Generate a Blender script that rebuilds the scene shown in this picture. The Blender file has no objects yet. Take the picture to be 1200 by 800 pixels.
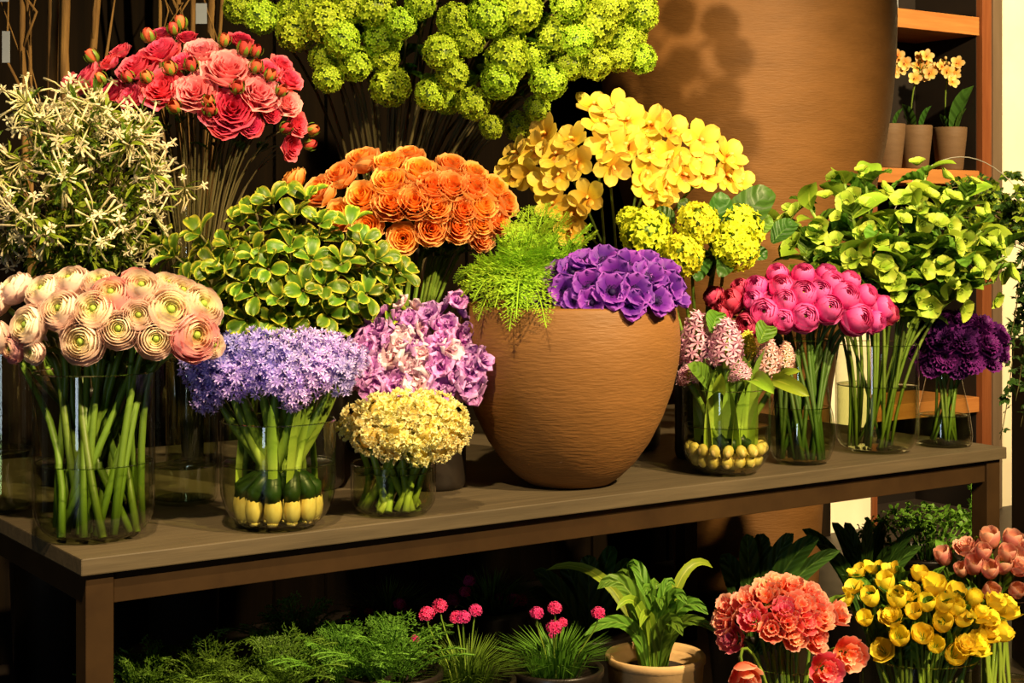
import bpy, bmesh, math, random
from mathutils import Vector, Matrix, Quaternion

# ------------------------------------------------------------------ camera, world, lights, exposure
SC = bpy.context.scene
COL = SC.collection
PI = math.pi
F = 1842.0            # focal length in pixels of the 1200 x 800 frame
EYE = 1.31            # camera height
HZ = 269.0            # pixel row of the horizon


def at(px, py, Y):
    return Vector(((px - 600.0) / F * Y, Y, EYE - (py - HZ) / F * Y))


cam_d = bpy.data.cameras.new('camera')
cam = bpy.data.objects.new('camera', cam_d)
COL.objects.link(cam)
cam.location = (0, 0, EYE)
cam.rotation_euler = (PI / 2, 0, 0)
cam_d.sensor_width = 36.0
cam_d.lens = F * 36.0 / 1200.0
cam_d.shift_y = -(400.0 - HZ) / 1200.0
cam_d.clip_end = 60
SC.camera = cam

W = bpy.data.worlds.new('world')
SC.world = W
W.use_nodes = True
W.node_tree.nodes['Background'].inputs[0].default_value = (1.0, 0.72, 0.45, 1)
W.node_tree.nodes['Background'].inputs[1].default_value = 0.006


def spot(name, loc, target, energy, color, angle, blend=0.5, radius=0.05):
    d = bpy.data.lights.new(name, 'SPOT')
    d.energy = energy
    d.color = color
    d.spot_size = math.radians(angle)
    d.spot_blend = blend
    d.shadow_soft_size = radius
    o = bpy.data.objects.new(name, d)
    COL.objects.link(o)
    o.location = loc
    o.rotation_euler = (Vector(target) - Vector(loc)).to_track_quat('-Z', 'Y').to_euler()
    return o


def area(name, loc, target, energy, color, sx, sy):
    d = bpy.data.lights.new(name, 'AREA')
    d.energy = energy
    d.color = color
    d.shape = 'RECTANGLE'
    d.size = sx
    d.size_y = sy
    o = bpy.data.objects.new(name, d)
    COL.objects.link(o)
    o.location = loc
    o.rotation_euler = (Vector(target) - Vector(loc)).to_track_quat('-Z', 'Y').to_euler()
    return o


WARM = (1.0, 0.72, 0.37)
spot('spot_lamp_key', (2.3, 1.1, 3.5), (0.38, 3.6, 1.02), 1700, WARM, 60, 0.6, 0.05)
spot('spot_lamp_left', (-0.35, 1.15, 3.3), (-0.78, 3.25, 1.15), 620, WARM, 42, 0.7, 0.05)
spot('spot_lamp_vessel', (-0.75, 0.9, 2.45), (1.25, 5.2, 1.66), 850, WARM, 24, 0.5, 0.05)
spot('spot_lamp_low', (1.6, 0.6, 3.0), (1.02, 3.7, 0.85), 620, WARM, 36, 0.8, 0.05)
spot('spot_lamp_wall', (3.2, 4.2, 3.2), (2.7, 7.4, 1.2), 1300, WARM, 75, 0.6, 0.08)
area('shop_window', (-2.6, -3.2, 0.98), (0.0, 3.3, 0.95), 40, (0.72, 0.86, 1.0), 0.6, 1.9)

SC.view_settings.view_transform = 'Standard'
SC.view_settings.look = 'None'
SC.view_settings.gamma = 1
SC.view_settings.use_curve_mapping = False
SC.view_settings.exposure = 0.0
SC.cycles.transparent_max_bounces = 24
SC.cycles.max_bounces = 8
SC.cycles.diffuse_bounces = 3
SC.cycles.caustics_reflective = False
SC.cycles.caustics_refractive = False

R = random.Random(11)


# ------------------------------------------------------------------ materials
LAMP = (1.0, 0.86, 0.68)


def lin(h):
    # hex colours were read as they look under the warm lamps; this gives the surface colour itself
    c = raw(h)
    return tuple(min(c[i] / LAMP[i], 0.93) for i in range(3)) + (1.0,)


def raw(h):
    h = h.lstrip('#')
    c = [int(h[i:i + 2], 16) / 255.0 for i in (0, 2, 4)]
    return tuple(x / 12.92 if x <= 0.04045 else ((x + 0.055) / 1.055) ** 2.4 for x in c) + (1.0,)


class NT:
    def __init__(self, name):
        self.m = bpy.data.materials.new(name)
        self.m.use_nodes = True
        self.n = self.m.node_tree.nodes
        self.l = self.m.node_tree.links
        self.n.clear()
        self.out = self.n.new('ShaderNodeOutputMaterial')

    def new(self, t, **kw):
        n = self.n.new('ShaderNode' + t)
        for k, v in kw.items():
            setattr(n, k, v)
        return n

    def link(self, a, b):
        self.l.new(a, b)

    def ramp(self, stops, src):
        n = self.new('ValToRGB')
        e = n.color_ramp.elements
        while len(e) < len(stops):
            e.new(0.5)
        for k, (p, c) in enumerate(stops):
            e[k].position = p
            e[k].color = lin(c) if isinstance(c, str) else c
        self.link(src, n.inputs[0])
        return n.outputs[0]

    def math(self, op, a, b):
        n = self.new('Math', operation=op)
        for k, x in enumerate((a, b)):
            if isinstance(x, (int, float)):
                n.inputs[k].default_value = x
            else:
                self.link(x, n.inputs[k])
        return n.outputs[0]


def petal_mat(name, stops, trans=0.3, rough=0.55, hv=0.02, vv=0.25, nscale=60, spec=0.2, vein=0, tn=0.0):
    """colour along the attribute t, varied per object, part of the light passes through the petal"""
    t = NT(name)
    a = t.new('Attribute', attribute_name='t')
    oi = t.new('ObjectInfo')
    tc = t.new('TexCoord')
    no = t.new('TexNoise')
    no.inputs['Scale'].default_value = nscale
    t.link(tc.outputs['Object'], no.inputs['Vector'])
    src = a.outputs['Fac']
    if tn:
        n2 = t.new('TexNoise', noise_dimensions='4D')
        n2.inputs['Scale'].default_value = 4.0
        t.link(tc.outputs['Object'], n2.inputs['Vector'])
        t.link(t.math('MULTIPLY', oi.outputs['Random'], 50.0), n2.inputs['W'])
        src = t.math('ADD', src, t.math('MULTIPLY', t.math('SUBTRACT', n2.outputs['Fac'], 0.5), tn))
    col = t.ramp(stops, src)
    hs = t.new('HueSaturation')
    t.link(col, hs.inputs['Color'])
    t.link(t.math('ADD', t.math('MULTIPLY', t.math('SUBTRACT', oi.outputs['Random'], 0.5), hv), 0.5), hs.inputs['Hue'])
    v = t.math('ADD', t.math('MULTIPLY', oi.outputs['Random'], vv), 1.0 - vv / 2 - 0.12)
    v = t.math('ADD', v, t.math('MULTIPLY', no.outputs['Fac'], 0.24))
    bn = None
    if vein:
        aw = t.new('Attribute', attribute_name='w')
        ph = t.math('SUBTRACT', aw.outputs['Fac'], t.math('MULTIPLY', a.outputs['Fac'], 0.22))
        sn = t.math('SINE', t.math('MULTIPLY', ph, vein * 6.283), 0.0)
        v = t.math('ADD', v, t.math('MULTIPLY', t.math('POWER', t.math('ABSOLUTE', sn, 0.0), 6.0), 0.22))
        bn = t.new('Bump')
        bn.inputs['Strength'].default_value = 0.6
        bn.inputs['Distance'].default_value = 0.004
        t.link(sn, bn.inputs['Height'])
    t.link(v, hs.inputs['Value'])
    p = t.new('BsdfPrincipled')
    if bn:
        t.link(bn.outputs[0], p.inputs['Normal'])
    p.inputs['Roughness'].default_value = rough
    p.inputs['Specular IOR Level'].default_value = spec
    t.link(hs.outputs[0], p.inputs['Base Color'])
    tr = t.new('BsdfTranslucent')
    t.link(hs.outputs[0], tr.inputs['Color'])
    mx = t.new('MixShader')
    mx.inputs[0].default_value = trans
    t.link(p.outputs[0], mx.inputs[1])
    t.link(tr.outputs[0], mx.inputs[2])
    t.link(mx.outputs[0], t.out.inputs[0])
    return t.m


def plain_mat(name, c1, c2, scale=(8, 8, 8), rough=0.6, bump=0.1, metal=0.0, detail=6, spec=0.4, lo=0.3, hi=0.7, bscale=None):
    t = NT(name)
    tc = t.new('TexCoord')
    mp = t.new('Mapping')
    mp.inputs['Scale'].default_value = scale
    t.link(tc.outputs['Object'], mp.inputs[0])
    no = t.new('TexNoise')
    no.inputs['Scale'].default_value = 1.0
    no.inputs['Detail'].default_value = detail
    no.inputs['Roughness'].default_value = 0.65
    t.link(mp.outputs[0], no.inputs['Vector'])
    col = t.ramp([(lo, c1), (hi, c2)], no.outputs['Fac'])
    p = t.new('BsdfPrincipled')
    p.inputs['Roughness'].default_value = rough
    p.inputs['Metallic'].default_value = metal
    p.inputs['Specular IOR Level'].default_value = spec
    t.link(col, p.inputs['Base Color'])
    if bump:
        src = no.outputs['Fac']
        if bscale:
            m2 = t.new('Mapping')
            m2.inputs['Scale'].default_value = bscale
            t.link(tc.outputs['Object'], m2.inputs[0])
            n2 = t.new('TexNoise')
            n2.inputs['Scale'].default_value = 1.0
            n2.inputs['Detail'].default_value = 8
            t.link(m2.outputs[0], n2.inputs['Vector'])
            src = n2.outputs['Fac']
        b = t.new('Bump')
        b.inputs['Strength'].default_value = bump
        b.inputs['Distance'].default_value = 0.01
        t.link(src, b.inputs['Height'])
        t.link(b.outputs[0], p.inputs['Normal'])
    t.link(p.outputs[0], t.out.inputs[0])
    return t.m


def glass_mat(name, tint, ior=1.45, rough=0.015):
    """thin clear sheet: what is behind shows through, a Fresnel share of the surroundings is mirrored"""
    t = NT(name)
    tr = t.new('BsdfTransparent')
    tr.inputs[0].default_value = tint
    gl = t.new('BsdfGlossy')
    gl.inputs['Roughness'].default_value = rough
    lw = t.new('LayerWeight')
    lw.inputs['Blend'].default_value = 0.5
    f0 = ((ior - 1) / (ior + 1)) ** 2 + 0.015
    mx = t.new('MixShader')
    t.link(t.math('ADD', t.math('MULTIPLY', t.math('POWER', lw.outputs['Facing'], 4.0), 1 - f0), f0), mx.inputs[0])
    t.link(tr.outputs[0], mx.inputs[1])
    t.link(gl.outputs[0], mx.inputs[2])
    t.link(mx.outputs[0], t.out.inputs[0])
    return t.m


M = {}
M['glass'] = glass_mat('clear_glass', (0.92, 0.945, 0.89, 1))
M['rim'] = glass_mat('thick_glass_edge', (0.70, 0.76, 0.68, 1), 1.8)
M['water'] = glass_mat('vase_water', (0.84, 0.88, 0.68, 1), 1.15)
M['table'] = plain_mat('grey_oak_tabletop', '#40331f', '#54442c', (3, 55, 40), 0.6, 0.12, bscale=(4, 90, 60))
M['steel'] = plain_mat('bronzed_steel', '#33210f', '#432d15', (6, 6, 6), 0.42, 0.03, 0.35)
M['clay'] = plain_mat('rough_brown_clay', '#72481c', '#835424', (5, 5, 16), 0.6, 0.22, bscale=(34, 34, 210))
M['smallclay'] = plain_mat('smooth_brown_clay', '#5e4226', '#6c4e30', (9, 9, 40), 0.7, 0.15)
M['terra'] = plain_mat('buff_terracotta', '#b58a54', '#c99c62', (14, 14, 14), 0.75, 0.15)
M['darkpot'] = plain_mat('black_glazed_ceramic', '#17120d', '#241b12', (8, 8, 8), 0.35, 0.02)
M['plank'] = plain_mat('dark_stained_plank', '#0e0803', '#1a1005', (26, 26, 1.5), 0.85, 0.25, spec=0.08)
M['cream'] = plain_mat('cream_plaster', '#eed4a4', '#f2dcb0', (3, 3, 3), 0.8, 0.03)
M['oak'] = plain_mat('orange_oak', '#a2602a', '#bf7a3a', (2, 30, 30), 0.45, 0.06)
M['redwood'] = plain_mat('reddish_wood', '#6b3618', '#834823', (40, 40, 2.5), 0.45, 0.06)
M['greywood'] = plain_mat('greyish_brown_trim', '#5f4a33', '#6d563d', (30, 30, 2), 0.5, 0.05)
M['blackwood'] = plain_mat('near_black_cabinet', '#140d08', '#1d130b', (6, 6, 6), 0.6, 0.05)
M['floor'] = plain_mat('dark_floor', '#2a2119', '#3a2e22', (4, 4, 4), 0.5, 0.05)
M['paper'] = plain_mat('white_card', '#8a8a86', '#9a9a96', (5, 5, 5), 0.7, 0.0)
M['wire'] = plain_mat('pale_wire', '#a89a80', '#b8aa90', (5, 5, 5), 0.4, 0.0, 0.5)
M['soil'] = plain_mat('dark_soil', '#1b120a', '#33241a', (60, 60, 60), 0.9, 0.6)
M['bark'] = plain_mat('brown_bark', '#5e3e1a', '#946a2e', (40, 40, 5), 0.8, 0.5)
M['bulb'] = plain_mat('golden_bulb_skin', '#c8983e', '#eac878', (30, 30, 12), 0.5, 0.2)
M['root'] = plain_mat('pale_roots', '#b89a62', '#d8bd86', (30, 30, 30), 0.7, 0.2)

M['stem'] = petal_mat('fresh_green_stem', [(0, '#56661a'), (1, '#6c7f22')], 0.05, 0.45, 0.02, 0.35, spec=0.4)
M['palestem'] = petal_mat('pale_green_stem', [(0, '#a0a83c'), (0.5, '#7c9028'), (1, '#4e661c')], 0.1, 0.4, 0.02, 0.25, spec=0.4)
M['sheath'] = petal_mat('dark_green_sheath', [(0, '#2c3e12'), (1, '#16260a')], 0.05, 0.4, spec=0.4)
M['darkgreen'] = petal_mat('dark_green_stem', [(0, '#3c5016'), (1, '#506a20')], 0.05, 0.45, 0.02, 0.4, spec=0.4)
M['darkstem'] = petal_mat('brown_green_stem', [(0, '#4a3c22'), (1, '#5b4f28')], 0.0, 0.6)
M['leaf'] = petal_mat('green_leaf', [(0, '#7a9030'), (0.12, '#4e6c18'), (1, '#5e7c20')], 0.3, 0.5, 0.03, 0.4, spec=0.3, vein=5)
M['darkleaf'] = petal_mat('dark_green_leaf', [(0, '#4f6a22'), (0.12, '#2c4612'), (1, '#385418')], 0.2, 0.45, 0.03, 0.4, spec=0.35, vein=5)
M['limeleaf'] = petal_mat('lime_green_leaf', [(0, '#a8ac34'), (0.15, '#74881c'), (1, '#8c9c28')], 0.3, 0.45, 0.04, 0.4)
M['varleaf'] = petal_mat('yellow_edged_leaf', [(0, '#4a6812'), (0.5, '#587418'), (0.72, '#7e901e'), (0.95, '#c0b030'), (1, '#d0c040')], 0.25, 0.4, 0.03, 0.55, spec=0.4, tn=0.9)
M['fern'] = petal_mat('bright_fern', [(0, '#7ea01c'), (1, '#a8c42c')], 0.3, 0.5, 0.03, 0.3)
M['groundfern'] = petal_mat('mid_green_foliage', [(0, '#446414'), (1, '#6a8826')], 0.25, 0.5, 0.03, 0.4)

M['peach'] = petal_mat('peach_petal', [(0, '#f8bca0'), (0.45, '#fad2b4'), (0.8, '#fadcac'), (1, '#ecd878')], 0.35, 0.6, 0.03, 0.1)
M['peachpink'] = petal_mat('pink_peach_petal', [(0, '#f29088'), (0.5, '#f6b0a0'), (0.85, '#f6d098'), (1, '#e8d060')], 0.35, 0.6, 0.03, 0.1)
M['button'] = petal_mat('green_button', [(0, '#3c4a16'), (1, '#9aa63a')], 0.05)
M['orange'] = petal_mat('orange_petal', [(0, '#ee6c0c'), (0.5, '#ff922c'), (1, '#ffbc6c')], 0.35, 0.55, 0.03, 0.12)
M['rosepink'] = petal_mat('pink_rose_petal', [(0, '#dc3250'), (0.7, '#ee5468'), (1, '#f47c7c')], 0.35, 0.55, 0.03, 0.2)
M['rosepale'] = petal_mat('pale_pink_rose_petal', [(0, '#ec6c70'), (0.7, '#f48c84'), (1, '#f8a696')], 0.35, 0.55, 0.02, 0.15)
M['rosered'] = petal_mat('red_rose_petal', [(0, '#b81f34'), (0.7, '#d0304a'), (1, '#e25a62')], 0.3, 0.55, 0.02, 0.2)
M['budorange'] = petal_mat('orange_bud', [(0, '#8a6a24'), (0.3, '#c0642c'), (1, '#dc5a3c')], 0.1, 0.55, 0.04, 0.3)
M['vib'] = petal_mat('lime_floret', [(0, '#5c7c0c'), (0.5, '#9cb01c'), (1, '#d0da40')], 0.3, 0.6, 0.03, 0.2)
M['orchid'] = petal_mat('yellow_orchid_petal', [(0, '#cc8618'), (0.3, '#dcac28'), (1, '#e6c450')], 0.35, 0.5, 0.03, 0.15)
M['orchidlip'] = petal_mat('orange_orchid_lip', [(0, '#c2601c'), (0.5, '#e89a2c'), (1, '#f0cf60')], 0.3, 0.5)
M['goldfloret'] = petal_mat('golden_floret', [(0, '#8f9a1e'), (0.5, '#d8cf22'), (1, '#f0e43c')], 0.3, 0.6, 0.02, 0.2)
M['anemone'] = petal_mat('violet_petal', [(0, '#34104e'), (0.5, '#682088'), (1, '#9c4eac')], 0.3, 0.5, 0.03, 0.3)
M['anemcore'] = petal_mat('black_violet_centre', [(0, '#140820'), (1, '#2a1440')], 0.0, 0.6)
M['hotpink'] = petal_mat('hot_pink_petal', [(0, '#e0186a'), (0.6, '#ee3c86'), (1, '#f674a6')], 0.35, 0.55, 0.02, 0.15)
M['crimson'] = petal_mat('crimson_petal', [(0, '#a81838'), (0.5, '#c42a4c'), (1, '#dc5068')], 0.3, 0.55, 0.02, 0.2)
M['plum'] = petal_mat('dark_plum_petal', [(0, '#200822'), (0.5, '#340c38'), (1, '#5c1c58')], 0.15, 0.5, 0.04, 0.5)
M['hellebore'] = petal_mat('green_hellebore_petal', [(0, '#748a1c'), (0.5, '#98a82c'), (1, '#b4ba44')], 0.3, 0.5, 0.03, 0.2)
M['lilac'] = petal_mat('lilac_blue_floret', [(0, '#806cb0'), (0.5, '#a48ec8'), (1, '#d0bce0')], 0.3, 0.6, 0.05, 0.25)
M['lilacpink'] = petal_mat('lilac_pink_floret', [(0, '#a07cb8'), (0.5, '#c09ccc'), (1, '#e4c4e0')], 0.3, 0.6, 0.05, 0.25)
M['stock'] = petal_mat('mauve_stock_petal', [(0, '#9c4490'), (0.5, '#c070ac'), (1, '#dc9cc4')], 0.3, 0.6, 0.05, 0.3)
M['stockpale'] = petal_mat('pale_pink_stock_petal', [(0, '#e0a080'), (0.5, '#efb8b8'), (1, '#f4d0cc')], 0.3, 0.6, 0.04, 0.15)
M['creamfl'] = petal_mat('cream_floret', [(0, '#f6cc58'), (0.5, '#fbdc80'), (1, '#feeaa4')], 0.45, 0.6, 0.02, 0.15)
M['hyacinth'] = petal_mat('pale_pink_bell', [(0, '#c46c84'), (0.5, '#e4a0a8'), (1, '#f4c8c4')], 0.3, 0.6, 0.04, 0.15)
M['hyapeach'] = petal_mat('pink_and_yellow_bell', [(0, '#cfae3c'), (0.4, '#e8a894'), (1, '#f0c8b8')], 0.3, 0.6, 0.06, 0.15)
M['hyayellow'] = petal_mat('yellow_bell', [(0, '#c2b22c'), (0.5, '#e8d23c'), (1, '#f0e070')], 0.3, 0.6, 0.04, 0.15)
M['jasmine'] = petal_mat('cream_trumpet', [(0, '#a8a44c'), (0.5, '#dcc484'), (1, '#f2dcae')], 0.3, 0.6, 0.03, 0.2)
M['coral'] = petal_mat('coral_tulip_petal', [(0, '#f09038'), (0.4, '#ee6642'), (0.85, '#f48c66'), (1, '#fab490')], 0.35, 0.5, 0.03, 0.2)
M['coralpink'] = petal_mat('pink_coral_tulip_petal', [(0, '#e87a34'), (0.4, '#de4654'), (0.85, '#e85e6c'), (1, '#f49484')], 0.35, 0.5, 0.03, 0.2)
M['yellow'] = petal_mat('yellow_tulip_petal', [(0, '#acaa22'), (0.3, '#e6be1e'), (1, '#f2ce36')], 0.35, 0.5, 0.03, 0.2)
M['tulippink'] = petal_mat('peach_pink_tulip_petal', [(0, '#dcae5c'), (0.35, '#e09a68'), (0.8, '#d47c64'), (1, '#eeb08c')], 0.35, 0.5, 0.04, 0.2)
M['seapink'] = petal_mat('magenta_floret', [(0, '#a01040'), (0.5, '#d8205c'), (1, '#f06a94')], 0.25, 0.6, 0.02, 0.2)
M['potorchid'] = petal_mat('orange_moth_orchid', [(0, '#e0702c'), (0.4, '#ecac4a'), (1, '#f0d088')], 0.3, 0.5, 0.04, 0.2)


# ------------------------------------------------------------------ mesh building
class G:
    def __init__(self):
        self.v = []
        self.f = []
        self.mi = []
        self.t = []
        self.w = []

    def add(self, vs, fs, mi=0, ts=0.5, X=None, ws=None):
        b = len(self.v)
        if X is not None:
            vs = [X @ Vector(p) for p in vs]
        self.v.extend([tuple(p) for p in vs])
        self.f.extend([tuple(i + b for i in q) for q in fs])
        self.mi.extend([mi] * len(fs))
        self.w.extend(ws if ws else [0.0] * len(vs))
        if isinstance(ts, (int, float)):
            self.t.extend([ts] * len(vs))
        else:
            self.t.extend(ts)

    def mesh(self, name, mats, smooth=True):
        me = bpy.data.meshes.new(name)
        me.from_pydata(self.v, [], self.f)
        for m in mats:
            me.materials.append(M[m])
        me.polygons.foreach_set('material_index', self.mi)
        me.polygons.foreach_set('use_smooth', [smooth] * len(self.f))
        a = me.attributes.new('t', 'FLOAT', 'POINT')
        a.data.foreach_set('value', self.t)
        a = me.attributes.new('w', 'FLOAT', 'POINT')
        a.data.foreach_set('value', self.w)
        me.update()
        return me


def Tm(v):
    return Matrix.Translation(Vector(v))


def Sm(s):
    return Matrix.Diagonal((s, s, s, 1)) if isinstance(s, (int, float)) else Matrix.Diagonal((*s, 1))


def Rz(a):
    return Matrix.Rotation(a, 4, 'Z')


def Ry(a):
    return Matrix.Rotation(a, 4, 'Y')


def Rx(a):
    return Matrix.Rotation(a, 4, 'X')


def align(d):
    return Vector(d).normalized().to_track_quat('Z', 'Y').to_matrix().to_4x4()


def grid(g, rows, mi, ts, X=None):
    ws = [i / (len(rows) - 1) for i, r in enumerate(rows) for _ in r]
    nv, nu = len(rows), len(rows[0])
    vs = [p for r in rows for p in r]
    fs = [(i * nu + j, i * nu + j + 1, (i + 1) * nu + j + 1, (i + 1) * nu + j) for i in range(nv - 1) for j in range(nu - 1)]
    g.add(vs, fs, mi, ts, X, ws)


def shape(v, b, vm, p=2.0):
    if v < vm:
        s = b + (1 - b) * math.sin(PI / 2 * v / vm)
    else:
        x = (v - vm) / (1 - vm)
        s = max(1 - x ** p, 0) ** 0.5
    return max(s, 0.03)


def petal(g, L, Wd, a0, a1, r0=0.0, z0=0.0, phi=0.0, cup=0.3, b=0.35, vm=0.6, p=2.0, nu=4, nv=6,
          ruf=0.0, fr=2.0, ph=0.0, mi=0, t0=0.0, t1=1.0, edge=False, X=None, fold=0.0, pleat=0.0):
    """a sheet that grows out along +X turning from elevation a0 to a1 (degrees), Wd = half width"""
    a0, a1 = math.radians(a0), math.radians(a1)
    r, z = r0, z0
    rows, ts = [], []
    c, s = math.cos(phi), math.sin(phi)
    for i in range(nv + 1):
        v = i / nv
        a = a0 + (a1 - a0) * v
        if i:
            am = a0 + (a1 - a0) * (i - 0.5) / nv
            r += math.cos(am) * L / nv
            z += math.sin(am) * L / nv
        w = Wd * shape(v, b, vm, p)
        row = []
        for j in range(nu + 1):
            u = -1 + 2 * j / nu
            d = cup * w * u * u + fold * w * abs(u) + pleat * w * (i % 2) * min(1, 2 * abs(u)) + ruf * math.sin(fr * PI * u + ph + 3 * v) * v * v
            x = r - math.sin(a) * d
            y = w * u
            zz = z + math.cos(a) * d
            row.append((x * c - y * s, x * s + y * c, zz))
            if edge:
                ts.append(max(abs(u), v ** 4))
            else:
                ts.append(t0 + (t1 - t0) * v)
        rows.append(row)
    grid(g, rows, mi, ts, X)


def cupseg(g, phi, hw, Rr, th0, th1, zc=0.0, zs=1.0, nu=6, nv=5, drop=0.12, flare=0.0, b=0.6, vm=0.55, p=3.0,
           ruf=0.0, fr=2.0, ph=0.0, mi=0, t0=0.0, t1=1.0, X=None):
    """a petal wrapped on a ball of radius Rr, from polar angle th0 to th1 (degrees, 0 = bottom)"""
    th0, th1 = math.radians(th0), math.radians(th1)
    rows, ts = [], []
    for i in range(nv + 1):
        v = i / nv
        row = []
        for j in range(nu + 1):
            u = -1 + 2 * j / nu
            th = th0 + (th1 - th0) * v * (1 - drop * (0.6 * u * u + 0.8 * u ** 4))
            an = phi + hw * (b + (1 - b) * math.sin(PI / 2 * min(v / vm, 1)) - 0.22 * max(0.0, (v - vm) / (1 - vm)) ** 2) * u
            w = ruf * math.sin(fr * PI * u + ph) * v * v
            rad = Rr * math.sin(th) + flare * v ** 4 + w
            row.append((rad * math.cos(an), rad * math.sin(an), zc - zs * Rr * math.cos(th) - flare * 0.35 * v ** 4 + w * 0.4))
            ts.append(t0 + (t1 - t0) * v)
        rows.append(row)
    grid(g, rows, mi, ts, X)


def tube(g, pts, rad, n=5, mi=0, t0=0.0, t1=1.0, cap=True, X=None):
    pts = [Vector(p) for p in pts]
    k = len(pts)
    rs = rad if isinstance(rad, (list, tuple)) else [rad] * k
    vs, ts = [], []
    ref = Vector((0.31, 0.77, 0.55)).normalized()
    for i, q in enumerate(pts):
        d = (pts[min(i + 1, k - 1)] - pts[max(i - 1, 0)])
        if d.length < 1e-9:
            d = Vector((0, 0, 1))
        d.normalize()
        a = d.cross(ref)
        if a.length < 0.1:
            a = d.cross(Vector((1, 0, 0)))
        a.normalize()
        bb = d.cross(a)
        for j in range(n):
            an = 2 * PI * j / n
            vs.append(q + (a * math.cos(an) + bb * math.sin(an)) * rs[i])
            ts.append(t0 + (t1 - t0) * i / (k - 1))
    fs = [(i * n + j, i * n + (j + 1) % n, (i + 1) * n + (j + 1) % n, (i + 1) * n + j) for i in range(k - 1) for j in range(n)]
    if cap:
        fs.append(tuple(range(n))[::-1])
        fs.append(tuple((k - 1) * n + j for j in range(n)))
    g.add(vs, fs, mi, ts, X)


def lathe(g, prof, n=40, mi=0, X=None, t=0.5):
    vs, fs = [], []
    for (r, z) in prof:
        for j in range(n):
            an = 2 * PI * j / n
            vs.append((r * math.cos(an), r * math.sin(an), z))
    for i in range(len(prof) - 1):
        for j in range(n):
            fs.append((i * n + j, i * n + (j + 1) % n, (i + 1) * n + (j + 1) % n, (i + 1) * n + j))
    if prof[0][0] > 1e-6:
        fs.append(tuple(range(n))[::-1])
    if prof[-1][0] > 1e-6:
        fs.append(tuple((len(prof) - 1) * n + j for j in range(n)))
    g.add(vs, fs, mi, t, X)


def lathe_open(g, prof, n=40, mi=0):
    vs, fs = [], []
    for (r, z) in prof:
        for j in range(n):
            an = 2 * PI * j / n
            vs.append((r * math.cos(an), r * math.sin(an), z))
    for i in range(len(prof) - 1):
        for j in range(n):
            fs.append((i * n + j, i * n + (j + 1) % n, (i + 1) * n + (j + 1) % n, (i + 1) * n + j))
    g.add(vs, fs, mi, 0.5)


def ball(g, P, r, nu=8, nv=5, mi=0, t0=0.0, t1=1.0, X=None):
    prof_t = []
    vs, fs = [], []
    P = Vector(P)
    rr = r if isinstance(r, (tuple, list)) else (r, r, r)
    for i in range(nv + 1):
        th = PI * i / nv
        for j in range(nu):
            an = 2 * PI * j / nu
            vs.append(P + Vector((rr[0] * math.sin(th) * math.cos(an), rr[1] * math.sin(th) * math.sin(an), -rr[2] * math.cos(th))))
            prof_t.append(t0 + (t1 - t0) * i / nv)
    for i in range(nv):
        for j in range(nu):
            fs.append((i * nu + j, i * nu + (j + 1) % nu, (i + 1) * nu + (j + 1) % nu, (i + 1) * nu + j))
    g.add(vs, fs, mi, prof_t, X)


def star(g, P, d, r, k=5, cupz=0.25, wid=0.55, mi=0, t0=0.2, t1=1.0, spin=0.0):
    """a small flat flower of k four-cornered petals"""
    X = Tm(P) @ align(d) @ Rz(spin)
    vs, fs, ts = [(0, 0, 0)], [], [t0]
    for i in range(k):
        an = 2 * PI * i / k
        h = PI / k * wid * 1.6
        b = len(vs)
        vs += [(0.6 * r * math.cos(an - h), 0.6 * r * math.sin(an - h), cupz * r * 0.7), (r * math.cos(an), r * math.sin(an), cupz * r),
               (0.6 * r * math.cos(an + h), 0.6 * r * math.sin(an + h), cupz * r * 0.7)]
        ts += [0.5 * (t0 + t1), t1, 0.5 * (t0 + t1)]
        fs.append((0, b, b + 1, b + 2))
    g.add(vs, fs, mi, ts, X)


def boxg(g, lo, hi, mi=0, X=None):
    x0, y0, z0 = lo
    x1, y1, z1 = hi
    vs = [(x0, y0, z0), (x1, y0, z0), (x1, y1, z0), (x0, y1, z0), (x0, y0, z1), (x1, y0, z1), (x1, y1, z1), (x0, y1, z1)]
    fs = [(3, 2, 1, 0), (4, 5, 6, 7), (0, 1, 5, 4), (1, 2, 6, 5), (2, 3, 7, 6), (3, 0, 4, 7)]
    g.add(vs, fs, mi, 0.5, X)


def box_mesh(name, lo, hi, mat, bevel=0.0):
    g = G()
    boxg(g, lo, hi)
    me = g.mesh(name, [mat], False)
    if bevel:
        bm = bmesh.new()
        bm.from_mesh(me)
        bmesh.ops.bevel(bm, geom=bm.edges[:], offset=bevel, segments=2, affect='EDGES', profile=0.6)
        bm.to_mesh(me)
        bm.free()
    return me


def bez(P0, P1, P2, P3, n=8):
    out = []
    for i in range(n + 1):
        t = i / n
        s = 1 - t
        out.append(P0 * s ** 3 + P1 * 3 * s * s * t + P2 * 3 * s * t * t + P3 * t ** 3)
    return out


def fib(n, zmin=-1.0):
    ga = PI * (3 - 5 ** 0.5)
    out = []
    for i in range(n):
        z = 1 - (1 - zmin) * (i + 0.5) / n
        r = math.sqrt(max(0, 1 - z * z))
        out.append(Vector((r * math.cos(ga * i), r * math.sin(ga * i), z)))
    return out


def jit(a):
    return R.uniform(-a, a)


# ------------------------------------------------------------------ objects
def root(name, label, cat, loc, group=None, rz=0.0):
    o = bpy.data.objects.new(name, None)
    COL.objects.link(o)
    o.empty_display_size = 0.02
    o.location = loc
    o.rotation_euler = (0, 0, rz)
    o['label'] = label
    o['category'] = cat
    if group:
        o['group'] = group
    return o


def child(name, me, parent, X=None, label=None, kind=None):
    o = bpy.data.objects.new(name, me)
    COL.objects.link(o)
    o.parent = parent
    if X is not None:
        o.matrix_basis = X
    if label:
        o['label'] = label
    if kind:
        o['kind'] = kind
    return o


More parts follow.
